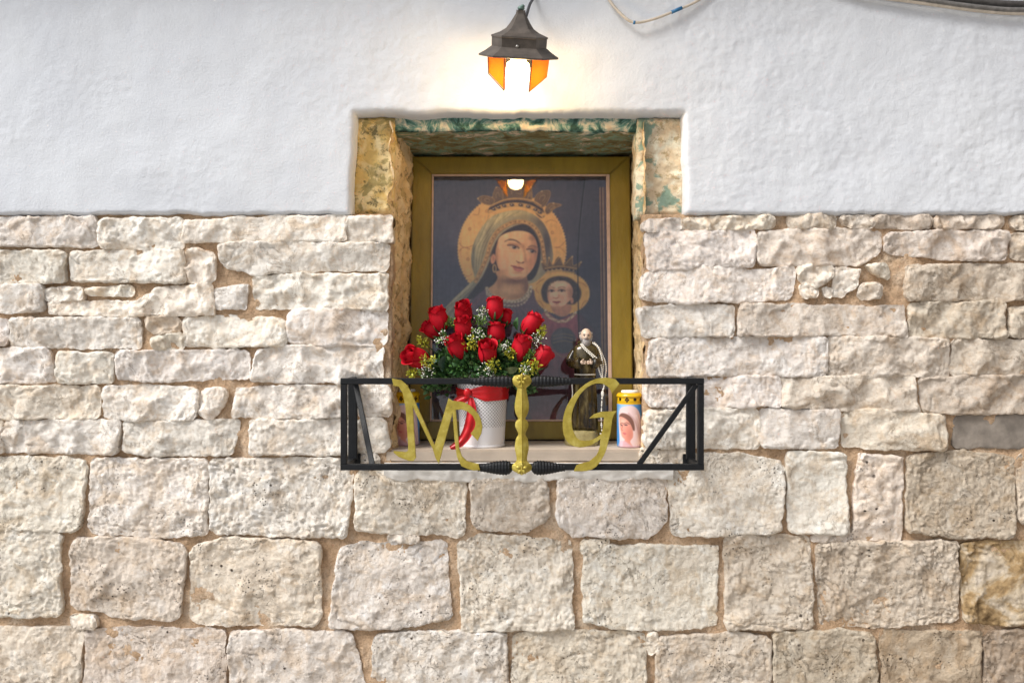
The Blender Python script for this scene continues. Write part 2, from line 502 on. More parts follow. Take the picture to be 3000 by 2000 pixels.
CR = {'L': (0, 600), 'R': (1800, 600), 'a': (0, 1300), 'b': (900, 1300), 'c': (1800, 1300)}
ST = """
L u 0 -90,82 560,78 / -90,232 565,240
L u 1 590,92 1055,85 / 585,242 1062,250
L u 0 1075,108 1400,80 1985,72 / 1065,208 1985,205
L u 0 2000,85 2250,70 / 1996,208 2250,208
L u 0 -70,268 390,275 / -70,445 375,440
L u 0 420,275 1060,262 / 430,435 1075,445
L u 3 1080,270 1150,255 1240,290 / 1068,430 1150,445 1235,440
L u 0 1270,235 1400,225 2235,225 / 1285,340 1470,400 1700,375 2225,375
L u 0 -80,470 250,460 / -80,615 265,605
L u 2 275,490 480,475 / 275,545 490,545
L u 2 510,488 770,470 / 520,515 775,518
L u 2 305,560 800,560 900,480 1215,462 / 305,620 600,632 1240,625
L u 0 1240,490 1425,460 / 1248,590 1415,590
L u 0 1470,420 1700,405 2225,405 / 1475,590 2000,590 2225,595
L u 0 -60,650 55,670 / -60,800 50,800
L u 0 80,655 820,655 / 80,805 815,820
L u 4 845,650 1040,650 / 880,740 1045,720
L u 3 880,765 1060,735 / 910,840 1062,825
L u 0 1065,650 1350,645 1640,660 / 1074,800 1250,810 1650,800
L u 0 1665,620 1750,600 2225,602 / 1660,790 1900,805 2215,795
L u 0 -70,830 290,825 / -70,1015 330,1010
L u 0 350,850 650,855 / 350,1015 650,1018
L u 0 675,845 1430,840 / 690,990 900,1008 1440,985
L u 0 1490,840 1600,815 2200,815 / 1450,1000 1700,1010 2190,1015
L u 5 -90,1040 575,1045 / -90,1215 570,1222
L u 0 600,1050 850,1035 1140,1060 / 610,1215 800,1228 1125,1225
L u 3 1150,1080 1250,1050 1310,1060 / 1140,1195 1225,1225 1300,1130
L u 0 1370,1060 1580,1045 2040,1040 / 1350,1205 1500,1218 2045,1208
L u 0 2058,1040 2235,1035 / 2065,1205 2248,1205
L u 0 -90,1245 18,1245 / -90,1420 22,1420
L u 0 45,1245 690,1240 / 35,1410 680,1420
L u 0 720,1245 1080,1245 1380,1235 / 730,1400 850,1430 1330,1425
L u 0 1450,1240 1960,1235 2040,1232 / 1450,1425 2040,1425
L u 0 2056,1232 2215,1225 / 2060,1420 2235,1410
a l 0 -60,80 380,75 525,105 / -60,475 300,490 455,500
a l 0 545,85 1190,90 / 525,500 900,525 1195,515
a l 0 1230,95 1900,80 2030,100 / 1220,490 1500,520 1990,530
b l 1 285,150 500,160 910,190 / 290,490 500,500 900,525
b l 5 945,190 1370,190 / 960,480 1270,495 1385,420
b l 0 1435,200 1560,190 2050,190 / 1440,440 1520,520 1960,530 2050,440
c l 0 310,60 700,55 970,110 / 330,520 600,520 945,495
c u 0 985,50 1310,50 / 1005,500 1325,505
c l 5 1400,60 1640,75 / 1360,540 1630,548
c l 6 1680,70 2000,45 2280,80 / 1670,490 1900,520 2280,530
c l 6 2310,60 2480,60 / 2310,440 2480,450
a l 0 -60,490 350,510 / -60,985 355,975
a l 5 430,545 700,530 1080,580 / 420,930 560,950 700,985 1030,1000
a l 5 1105,580 1300,535 1840,560 / 1105,1015 1500,1030 1840,1025
b l 0 195,600 320,560 560,580 790,555 / 130,1045 500,1050 825,985
b l 0 870,570 1000,520 1505,560 / 900,1062 1200,1052 1520,1050
b l 0 1590,630 1750,580 2345,590 / 1585,1000 1750,1045 2150,1050 2335,1030
c l 5 630,525 1110,530 / 640,1055 1130,1050
c l 6 1155,575 1400,560 1950,560 / 1180,1025 1500,1040 1800,1015 1955,1000
c b 0 1980,570 2150,550 2500,560 / 1990,1010 2200,1030 2500,1030
a l 5 -60,1045 480,1055 / -60,1355 465,1355
a l 5 510,1065 700,1050 1290,1070 / 500,1470 1295,1470
a l 0 1330,1075 1600,1065 2020,1085 / 1325,1470 2120,1470
b l 0 395,1100 700,1075 1135,1085 / 370,1470 1150,1470
b l 5 1195,1085 1500,1070 1935,1080 / 1175,1470 1945,1470
c l 3 190,1080 230,1080 / 200,1210 250,1150
c l 5 255,1110 600,1085 885,1095 / 230,1470 885,1470
c l 6 905,1080 1300,1065 1470,1090 / 930,1470 1510,1470
c l 7 1530,1070 2095,1075 / 1535,1470 2080,1470
c l 7 2125,1080 2500,1060 / 2110,1470 2500,1470
a l 3 420,975 560,990 / 430,1045 560,1045
b l 3 1575,560 1740,545 / 1580,620 1700,600
b l 3 470,530 640,525 / 480,548 640,550
c l 3 1135,525 1345,512 / 1135,545 1345,548
R u 0 170,100 378,85 / 170,150 375,148
R u 5 392,85 905,70 / 390,148 905,130
R u 5 985,72 1270,65 / 1005,130 1250,135
R u 5 1285,75 1472,68 / 1330,130 1470,132
R u 6 1488,70 1795,70 / 1488,130 1795,135
R u 6 1825,75 2220,70 / 1825,135 2215,130
R u 6 2275,75 2480,70 / 2275,140 2480,140
R u 0 170,170 800,155 / 200,378 600,350 790,348
R u 5 815,165 1000,150 1525,150 / 820,340 1100,345 1400,340 1515,270
R u 5 1550,175 1850,155 2230,160 / 1560,270 1900,310 2230,310
R u 6 2275,175 2480,175 / 2275,310 2480,315
R u 0 160,400 500,360 820,385 1030,355 / 155,535 400,562 1015,540
R u 3 1050,355 1240,350 / 1060,440 1150,470 1235,420
R u 3 1065,450 1160,485 / 1075,530 1150,525
R u 3 1265,370 1390,380 / 1245,510 1300,525 1375,460
R u 3 1198,478 1235,485 / 1205,520 1230,532
R u 3 1430,350 1560,345 / 1480,385 1570,435
R u 3 1410,460 1510,455 / 1395,535 1520,530
R u 6 1665,360 2000,350 2480,350 / 1670,545 2000,545 2480,540
R u 0 130,600 400,580 675,590 / 180,755 400,750 670,750
R u 5 715,570 1000,580 1640,590 / 710,745 1200,745 1670,752
R u 6 1690,570 2225,560 / 1690,755 2230,760
R u 6 2260,600 2480,580 / 2260,755 2480,760
R u 0 205,775 700,768 1205,768 / 185,975 600,975 1205,970
R u 5 1225,765 1900,770 / 1220,975 1600,970 1915,980
R u 6 1935,780 2480,780 / 1930,965 2480,970
R u 0 170,1015 500,1000 940,985 / 185,1150 500,1155 952,1150
R u 5 965,1000 1300,985 1700,990 / 965,1150 1300,1170 1735,1178
R u 6 1745,1000 2000,985 2480,990 / 1760,1185 1950,1195 2480,1180
R u 0 180,1185 420,1170 815,1175 / 175,1380 828,1388
R u 0 834,1180 1280,1180 / 838,1385 1265,1390
R u 5 1310,1190 1500,1175 1880,1205 / 1305,1380 1600,1390 1890,1400
R g 0 1950,1215 2480,1205 / 1945,1385 2480,1385
R l 0 150,1402 250,1400 / 150,1500 245,1495
R l 5 262,1400 420,1398 / 258,1490 430,1484
L l 0 2035,1438 2180,1434 / 2035,1490 2175,1500
"""
TINT = {0: (1, 1, 1), 1: (1.08, 1.08, 1.07), 2: (1.12, 1.11, 1.09), 3: (1.02, 1.0, .97), 4: (.86, .78, .70), 5: (.90, .865, .82), 6: (.74, .69, .63), 7: (.56, .49, .42)}  # partly stone colour; darker right-hand tints also carry the dimmer light there

def make_stone(top, bot, kind, tint, seed, res=.0040):
    """one dressed stone: an uneven face between two edge lines, chipped, with its sides going back into the mortar"""
    rg = np.random.default_rng(seed)
    top = np.array(top, float); bot = np.array(bot, float)
    grow = .0060 if kind != 'b' else .003
    top[:, 1] += grow; bot[:, 1] -= grow
    top[0, 0] -= grow; bot[0, 0] -= grow; top[-1, 0] += grow; bot[-1, 0] += grow
    def along(p, u):
        s = np.concatenate([[0], np.cumsum(np.linalg.norm(np.diff(p, axis=0), axis=1))]); s /= s[-1]
        return np.stack([np.interp(u, s, p[:, 0]), np.interp(u, s, p[:, 1])], -1)
    w = (np.linalg.norm(top[-1]-top[0])+np.linalg.norm(bot[-1]-bot[0]))/2
    h = (np.linalg.norm(top[0]-bot[0])+np.linalg.norm(top[-1]-bot[-1]))/2
    small = min(w, h) < .065
    rr = res if not small else res*.8
    nu, nv = max(8, int(w/rr)), max(6, int(h/rr))
    def spaced(n):
        t = np.linspace(0, 1, n+1); return t + .045*np.sin(2*PI*t)*-1*.9
    U, Vv = np.meshgrid(spaced(nu), spaced(nv))
    rc = rg.uniform(.004, .013)*(1.2 if kind == 'l' else .8)
    if small: rc = min(w, h)*.20
    a, b = 2*U-1, 2*Vv-1
    px_, pz_ = w/rc, h/rc
    au = a*(1-(rc*1.25/w)*np.abs(b)**max(2.5, pz_*.9)); bv = b*(1-(rc*1.25/h)*np.abs(a)**max(2.5, px_*.9))
    uu, vv = (au+1)/2, (bv+1)/2
    T, B = along(top, uu), along(bot, uu)
    Q = T*(1-vv[..., None]) + B*vv[..., None]
    X, Z = Q[..., 0], Q[..., 1]
    so = seed*3.77
    amp = (.0060 if kind == 'l' else .0042)*(0.55 if small else 1)
    wx = amp*fbm(X*19, Z*19, so, 3) + .0024*fbm(X*70, Z*70, so, 2)
    wz = amp*fbm(X*19+40, Z*19, so+9, 3) + .0026*fbm(X*70+40, Z*70, so+9, 2)
    dl, dr, dt, db = U*w, (1-U)*w, Vv*h, (1-Vv)*h
    k = .010
    d = -k*np.log(np.exp(-dl/k)+np.exp(-dr/k)+np.exp(-dt/k)+np.exp(-db/k))
    d = np.clip(d + .0035*fbm(X*38, Z*38, so+70, 3)*sstep(0, .004, d), 0, None)
    X, Z = X+wx, Z+wz
    # flake scars: scooped cells that meet in ridges
    cell = rg.uniform(.045, .11) if kind == 'u' else rg.uniform(.05, .10)
    if small: cell = .035
    n = max(2, int(w*h/cell**2*1.3))
    sx = rg.uniform(X.min()-.01, X.max()+.01, n); sz = rg.uniform(Z.min()-.01, Z.max()+.01, n)
    so2 = rg.uniform(0, .6, n); ang = rg.uniform(0, PI, n); st = rg.uniform(.5, 1.5, n)
    Xw = X + .010*fbm(X*22, Z*22, so+20, 4); Zw = Z + .010*fbm(X*22, Z*22, so+30, 4)
    best = np.full(X.shape, 9.0)
    for i in range(n):
        ex, ez = Xw-sx[i], Zw-sz[i]
        c, s = math.cos(ang[i]), math.sin(ang[i])
        p_, q_ = (c*ex+s*ez)*st[i], (-s*ex+c*ez)/st[i]
        best = np.minimum(best, (p_*p_+q_*q_)/cell**2*1.1 + so2[i])
    scar = np.clip(best, 0, 1.3)
    edge = sstep(-.004, .0045 if not small else .004, d)
    bul = sstep(0, min(w, h)*.45, d)
    rough = fbm(X*30, Z*30, so+50, 4)
    fine = fbm(X*110, Z*110, so+60, 3)
    crease = np.abs(fbm(X*7, Z*10, so+80, 3)); cm = sstep(.0, .35, fbm(X*6, Z*6, so+90, 2))
    rk = rg.uniform(.55, 1.35); fk = rg.uniform(.5, 1.4)
    rough = rough*rk - 1.3*sstep(.07, .0, crease)*cm; fine = fine*fk
    step_ = fbm(X*9, Z*14, so+100, 3); rough = rough + 1.6*sstep(-.03, .03, step_-.12)*sstep(.0, .3, fbm(X*5, Z*5, so+110, 2))
    tx, tz = rg.normal(0, .018), rg.normal(0, .035)
    tilt = tx*(X-X.mean()) + tz*(Z-Z.mean())
    if kind == 'u': hgt = .007 + .005*edge + .002*bul + (.6+.4*edge)*(.0150*(scar-.5) + .0030*rough + .0026*fine)
    elif kind == 'g': hgt = .004 + .004*edge + .0006*rough
    else: hgt = .007 + .005*edge + .001*bul + (.6+.4*edge)*(.0085*(scar-.5) + .0034*rough + .0036*fine)
    Y = -(hgt + edge*np.clip(tilt, -.006, .006))
    nr, nc = X.shape
    V = np.stack([X, Y, Z], -1).reshape(-1, 3)
    idx = np.arange(nr*nc).reshape(nr, nc)
    F = np.stack([idx[:-1, :-1], idx[1:, :-1], idx[1:, 1:], idx[:-1, 1:]], -1).reshape(-1, 4).tolist()
    loop = list(idx[0, :]) + list(idx[1:, -1]) + list(idx[-1, -2::-1]) + list(idx[-2:0:-1, 0])
    cx, cz = X.mean(), Z.mean()
    base = len(V)
    S0 = V[loop].copy(); S = V[loop].copy(); S[:, 1] = .030
    S[:, 0] += (cx-S[:, 0])*.01; S[:, 2] += (cz-S[:, 2])*.02
    V = np.vstack([V, S0, S]); m = len(loop)
    for i in range(m):
        j = (i+1) % m
        F.append([base+i, base+j, base+m+j, base+m+i])
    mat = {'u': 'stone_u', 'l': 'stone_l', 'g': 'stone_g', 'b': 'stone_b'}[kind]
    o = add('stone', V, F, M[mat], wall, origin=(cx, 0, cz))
    t = np.array(TINT[tint])*rg.uniform(.86, 1.04)*np.array([1, rg.uniform(.985, 1.01), rg.uniform(.96, 1.02)])
    o.color = (*t, 1)
    return o

def cpt(cr, s):
    x, y = map(float, s.split(',')); ox, oy = CR[cr]
    p = P(ox+x/1.96, oy+y/1.96); return (p.x, p.z)
sid = 100
for ln in ST.strip().splitlines():
    cr, kind, tint, rest = ln.split(' ', 3)
    t, b = rest.split('/')
    make_stone([cpt(cr, s) for s in t.split()], [cpt(cr, s) for s in b.split()], kind, int(tint), sid)
    sid += 1
# rows that go on beyond the frame, to the sides and down to the ground
def px2(x, y):
    p = P(x, y); return (p.x, p.z)
rows_u = [(640, 722), (737, 827), (835, 920), (932, 1018), (1022, 1118), (1130, 1222), (1234, 1326)]
rows_l = [(1340, 1555), (1575, 1815), (1838, 2048)]
for rows, kd, mn, mx in ((rows_u, 'u', 200, 380), (rows_l, 'l', 240, 380)):
    for (ya, yb) in rows:
        for sgn in (-1, 1):
            x = -48 if sgn < 0 else 3078
            for q in range(2):
                L_ = random.uniform(mn, mx)
                xa, xb = (x-L_, x-16) if sgn < 0 else (x+16, x+L_)
                make_stone([px2(xa, ya), px2(xb, ya+random.uniform(-5, 5))], [px2(xa, yb), px2(xb, yb+random.uniform(-5, 5))], kd, 0 if sgn < 0 else 6, sid, .008)
                sid += 1; x = x-L_ if sgn < 0 else x+L_
for (ya, yb) in ((2068, 2290), (2310, 2530)):
    x = -640.0+random.uniform(0, 120)
    while x < 3640:
        L_ = random.uniform(250, 400)
        make_stone([px2(x, ya), px2(x+L_-18, ya)], [px2(x, yb), px2(x+L_-18, yb)], 'l', random.choice([0, 5]), sid, .010)
        sid += 1; x += L_

def sheet(name, xs, zs, keep, yfun, mat, parent, warp=None, back=None):
    """a relief sheet on a grid with cells left out; open edges get sides back to depth `back`"""
    X, Z = np.meshgrid(xs, zs)
    Y = yfun(X, Z)
    if warp is not None: X, Z = warp(X, Z)
    nr, nc = X.shape
    idx = np.arange(nr*nc).reshape(nr, nc)
    xm, zm = (xs[1:]+xs[:-1])/2, (zs[1:]+zs[:-1])/2
    XM, ZM = np.meshgrid(xm, zm)
    mk = keep(XM, ZM)
    q = np.stack([idx[:-1, :-1], idx[:-1, 1:], idx[1:, 1:], idx[1:, :-1]], -1)[mk]
    V = np.stack([X, Y, Z], -1).reshape(-1, 3)
    F = q.tolist()
    if back is not None:
        from collections import Counter
        E = Counter(); dirn = {}
        for f in F:
            for i in range(4):
                a_, b_ = f[i], f[(i+1) % 4]; key = (min(a_, b_), max(a_, b_)); E[key] += 1; dirn[key] = (a_, b_)
        new = {}; extra = []
        def nb(i):
            if i not in new:
                new[i] = len(V)+len(extra); p = V[i].copy(); p[1] = back; extra.append(p)
            return new[i]
        for key, c in E.items():
            if c == 1:
                a_, b_ = dirn[key]; F.append([b_, a_, nb(a_), nb(b_)])
        V = np.vstack([V, np.array(extra)])
    used = np.zeros(len(V), bool); used[[i for f in F for i in f]] = True
    remap = np.cumsum(used)-1
    F = [[int(remap[i]) for i in f] for f in F]
    return add(name, V[used], F, mat, parent, origin=(0, 0, ZC))

OX0, OX1 = -.352, .387                    # niche opening at the wall face
SZ = ZC-.317                              # sill top
TZ = ZC+.628                              # underside of the lintel
def ladder(pts, step):
    out = []
    for a_, b_ in zip(pts[:-1], pts[1:]):
        out.append(np.linspace(a_, b_, max(1, int(round((b_-a_)/step))), endpoint=False))
    return np.concatenate(out+[[pts[-1]]])
# mortar bed
zs = ladder([0.0, ZC-1.05, ZC-.352, ZC+.372, ZC+.40], .0075); xs = ladder([-2.3, -1.55, OX0, OX1, 1.55, 2.3], .0075)
def ymort(X, Z):
    return -.0015 + .0085*fbm(X*9, Z*9, 2.2, 3) + .0045*fbm(X*50, Z*50, 7.7, 4)
sheet('mortar_bed', xs, zs, lambda X, Z: ~(((X > OX0) & (X < OX1) & (Z > ZC-.352)) | ((X > -.47) & (X < .52) & (Z > ZC+.372))), ymort, M['mortar'], wall,
      warp=lambda X, Z: (X+.006*fbm(X*16, Z*16, 3, 3), Z), back=.05)
# plaster coat, with the stepped opening round the niche
NX0, NX1, NZ1, PB = -.456, .500, ZC+.664, ZC+.368
zs = ladder([PB, NZ1, ZC+1.1, ZC+1.75], .006); xs = ladder([-2.3, -1.6, NX0, NX1, 1.6, 2.3], .0065)
def nd(X, Z):
    dx = np.maximum(np.maximum(NX0-X, X-NX1), 0); dz = np.maximum(Z-NZ1, 0)
    return np.minimum(np.hypot(dx, dz), np.maximum(Z-PB, 0)*1.6+np.where((X > NX0-.03) & (X < NX1+.03), 0, .0))
def yplas(X, Z):
    d = nd(X, Z); e = np.sqrt(np.clip(1-(1-np.clip(d/.016, 0, 1))**2, 0, 1))
    n = .0036*fbm(X*5, Z*5, 1.1, 3) + (.0006*fbm(X*30, Z*30, 4.4, 3) + .0007*fbm(X*90, Z*90, 8.4, 2))*(.25+1.5*sstep(-.2, .6, fbm(X*1.7, Z*1.7, 9, 2)+.25*X))
    patch = .0010*sstep(0, .25, fbm(X*2.5, Z*2.5, 5, 3))*fbm(X*60, Z*60, 12, 2)
    return -.004 - .016*e - n*(.4+.6*e) - patch
def wplas(X, Z):
    sk = np.where(X < 0, -.012, .004)*sstep(NZ1+.02, PB, Z)*np.exp(-np.abs(np.abs(X-.02)-.48)/.25)
    return X + sk + .0035*fbm(X*13, Z*13, 21, 3), Z + .0055*fbm(X*9, Z*9, 31, 3) + .0022*fbm(X*45, Z*45, 33, 2)
sheet('plaster_coat', xs, zs, lambda X, Z: ~((X > NX0) & (X < NX1) & (Z < NZ1)), yplas, M['plaster'], wall, wplas, back=.06)

V, F = box((-2.4, -.20, ZC+1.30), (2.4, .05, ZC+1.40), .01)
add('sun_blocker_slab', V, F, M['sill'], wall, smooth=False)  # added unseen slab above the view, shades the top of the plaster
# niche: jamb stones, lintel, rubble reveals, sill
def slab(name, poly_top, poly_bot, y0, mat, seed, parent, rough=.006, res=.0045, back=.09):
    """weathered dressed block, front at y0"""
    t, b = np.array(poly_top, float), np.array(poly_bot, float)
    w = np.linalg.norm(t[-1]-t[0]); h = np.linalg.norm(t[0]-b[0])
    U, Vv = np.meshgrid(np.linspace(0, 1, max(6, int(w/res))), np.linspace(0, 1, max(6, int(h/res))))
    def al(p, u):
        s = np.linspace(0, 1, len(p)); return np.stack([np.interp(u, s, p[:, 0]), np.interp(u, s, p[:, 1])], -1)
    Q = al(t, U)*(1-Vv[..., None])+al(b, U)*Vv[..., None]
    X, Z = Q[..., 0], Q[..., 1]
    d = np.minimum(np.minimum(U*w, (1-U)*w), np.minimum(Vv*h, (1-Vv)*h))
    e = sstep(0, .012, d)
    Y = y0 + .008*(1-e) - rough*e*fbm(X*18, Z*18, seed, 4) - .0018*e*fbm(X*80, Z*80, seed, 3)
    X = X + .005*fbm(X*20, Z*20, seed+4, 3); Z = Z + .005*fbm(X*20, Z*20, seed+8, 3)
    nr, nc = X.shape; idx = np.arange(nr*nc).reshape(nr, nc)
    V = np.stack([X, Y, Z], -1).reshape(-1, 3)
    F = np.stack([idx[:-1, :-1], idx[1:, :-1], idx[1:, 1:], idx[:-1, 1:]], -1).reshape(-1, 4).tolist()
    loop = list(idx[0, :])+list(idx[1:, -1])+list(idx[-1, -2::-1])+list(idx[-2:0:-1, 0])
    n0 = len(V); S = V[loop].copy(); S[:, 1] = back; V = np.vstack([V, S]); m = len(loop)
    for i in range(m): F.append([int(loop[i]), int(loop[(i+1) % m]), n0+(i+1) % m, n0+i])
    return add(name, V, F, mat, parent)
def q(px, py, y): p = P(px, py, y); return (p.x, p.z)
tag(slab('jamb_stone', [q(1035, 345, .03), q(1155, 345, .03)], [q(1028, 627, .03), q(1152, 627, .03)], .030, M['jamb_l'], 5, wall, .008, back=.12),
    'ochre stained jamb stone beside the niche, spotted with moss')
tag(slab('jamb_stone', [q(1866, 345, .03), q(2010, 345, .03)], [q(1866, 634, .03), q(2010, 630, .03)], .030, M['jamb_r'], 15, wall, .007, back=.12),
    'cream limewashed jamb stone with green paint flecks')
slab('lintel', [q(1090, 330, .042), q(1960, 330, .042)], [q(1150, 383, .042), q(1400, 380, .042), q(1890, 384, .042)], .045, M['lintel_f'], 25, wall, .005, back=.10)
def reveal(name, A, B, C_, D_, mat, amp, seed, nvec, parent, res=.007):
    """rough surface between four corners (A front-top, B back-top, C back-bottom, D front-bottom)"""
    A, B, C_, D_ = map(np.array, (A, B, C_, D_))
    nu = max(8, int(np.linalg.norm(B-A)/res)); nv = max(8, int(np.linalg.norm(D_-A)/res))
    U, Vv = np.meshgrid(np.linspace(0, 1, nu), np.linspace(0, 1, nv))
    U, Vv = U[..., None], Vv[..., None]
    Q = (A*(1-U)+B*U)*(1-Vv)+(D_*(1-U)+C_*U)*Vv
    s = Q[..., 0]+Q[..., 1]; t = Q[..., 2]+Q[..., 1]*.3
    n = amp*(fbm(s*14, t*14, seed, 4)+.5*np.abs(fbm(s*30, t*30, seed+3, 3)))
    Q = Q + np.array(nvec)*n[..., None]
    nr, nc = n.shape; idx = np.arange(nr*nc).reshape(nr, nc)
    F = np.stack([idx[:-1, :-1], idx[1:, :-1], idx[1:, 1:], idx[:-1, 1:]], -1).reshape(-1, 4)
    return add(name, Q.reshape(-1, 3), F, mat, parent)
yb = .40
reveal('niche_side', (OX0-.004, .0, TZ+.02), (-.318, yb, TZ+.02), (-.330, yb, SZ-.02), (OX0-.004, .0, SZ-.03), M['reveal'], .016, 3, (1, 0, 0), wall)
reveal('niche_side', (OX1+.004, .0, TZ+.02), (.398, yb, TZ+.02), (.398, yb, SZ-.02), (OX1+.004, .0, SZ-.03), M['reveal'], .010, 9, (-1, 0, 0), wall)
reveal('niche_soffit', (-.40, .055, TZ), (-.36, yb, TZ-.012), (.42, yb, TZ-.012), (.43, .055, TZ), M['lintel_s'], .006, 13, (0, 0, -1), wall)
reveal('niche_back', (-.36, yb, TZ+.02), (.42, yb, TZ+.02), (.42, yb, SZ-.02), (-.36, yb, SZ-.02), M['mortar'], .006, 17, (0, -1, 0), wall, .02)
def sillmesh():
    V, F = box((-.372, -.006, SZ-.036), (.408, .38, SZ), .005)
    return V, F
add('sill', *sillmesh(), M['sill'], wall, smooth=False)
def ledge():
    xs_ = np.linspace(-.372, .468, 170); rows = []
    rg = np.random.default_rng(5)
    for v in np.linspace(0, 1, 12):
        bot = -.050 - .014*fbm(xs_*9, xs_*0, 3.3, 3) - .010*np.exp(-((xs_-.02)/.12)**2) - .003*fbm(xs_*60, xs_*0, 8.3, 2)
        z = SZ-.037 + bot*v
        y = -.028 + .010*v**1.6 - .004*fbm(xs_*30, xs_*0+v*2, 6.1, 3)
        rows.append(np.stack([xs_, y, z], -1))
    rows.insert(0, np.stack([xs_, np.full_like(xs_, .03), np.full_like(xs_, SZ-.0365)], -1))
    b_ = rows[-1].copy(); b_[:, 1] = .03; rows.append(b_)
    A = np.array(rows); nr, nc = A.shape[:2]; idx = np.arange(nr*nc).reshape(nr, nc)
    F = np.stack([idx[:-1, :-1], idx[1:, :-1], idx[1:, 1:], idx[:-1, 1:]], -1).reshape(-1, 4)
    return A.reshape(-1, 3), F
add('limewash_ledge', *ledge(), M['limewash'], wall)

# ------------------------------------------------------------------ small raster painter for flat prints (colours per grid point)
class Paint:
    def __init__(s, X, Y, base):
        s.X, s.Y = X, Y
        s.C = np.empty(X.shape+(3,)); s.C[:] = base
    def blend(s, a, col):
        s.C += a[..., None]*(np.asarray(col, float)-s.C)
    def sd(s, pts, closed=True):
        X, Y = s.X, s.Y; pts = np.asarray(pts, float); n = len(pts)
        dmin = np.full(X.shape, 1e18); ins = np.zeros(X.shape, bool)
        for i in range(n if closed else n-1):
            ax, ay = pts[i]; bx, by = pts[(i+1) % n]
            ex, ey = bx-ax, by-ay; L2 = ex*ex+ey*ey+1e-9
            t = np.clip(((X-ax)*ex+(Y-ay)*ey)/L2, 0, 1)
            dmin = np.minimum(dmin, (X-ax-t*ex)**2+(Y-ay-t*ey)**2)
            if closed:
                c = ((ay > Y) != (by > Y)) & (X < (bx-ax)*(Y-ay)/(by-ay+1e-12)+ax)
                ins ^= c
        d = np.sqrt(dmin)
        return np.where(ins, -d, d) if closed else d
    def poly(s, pts, col, feather=6, smooth=True, alpha=1.0):
        p = catmull(pts, 5, True) if smooth else pts
        a = np.clip(.5-s.sd(p)/feather, 0, 1)*alpha
        s.blend(a, col); return a
    def line(s, pts, col, w=6, feather=5, alpha=1.0, smooth=True):
        p = catmull(pts, 6) if smooth and len(pts) > 2 else pts
        d = s.sd(p, False); s.blend(np.clip(.5-(d-w/2)/feather, 0, 1)*alpha, col)
    def ell(s, cx, cy, rx, ry, col, feather=6, alpha=1.0, rot=0.0):
        c, n = math.cos(rot), math.sin(rot)
        u, v = ((s.X-cx)*c+(s.Y-cy)*n)/rx, (-(s.X-cx)*n+(s.Y-cy)*c)/ry
        d = (np.hypot(u, v)-1)*min(rx, ry)
        a = np.clip(.5-d/feather, 0, 1)*alpha; s.blend(a, col); return a
    def blob(s, cx, cy, rx, ry, col, alpha=.5, rot=0.0, mask=None):
        c, n = math.cos(rot), math.sin(rot)
        u, v = ((s.X-cx)*c+(s.Y-cy)*n)/rx, (-(s.X-cx)*n+(s.Y-cy)*c)/ry
        a = np.exp(-(u*u+v*v))*alpha
        if mask is not None: a = a*np.clip(mask, 0, 1)
        s.blend(a, col)
def color_mesh(o, C):
    at = o.data.color_attributes.new('Col', 'FLOAT_COLOR', 'POINT')
    lin = np.clip(s2l(np.clip(C, 0, 255)), 0, 1).reshape(-1, 3)
    at.data.foreach_set('color', np.hstack([lin, np.ones((len(lin), 1))]).astype(np.float32).ravel())

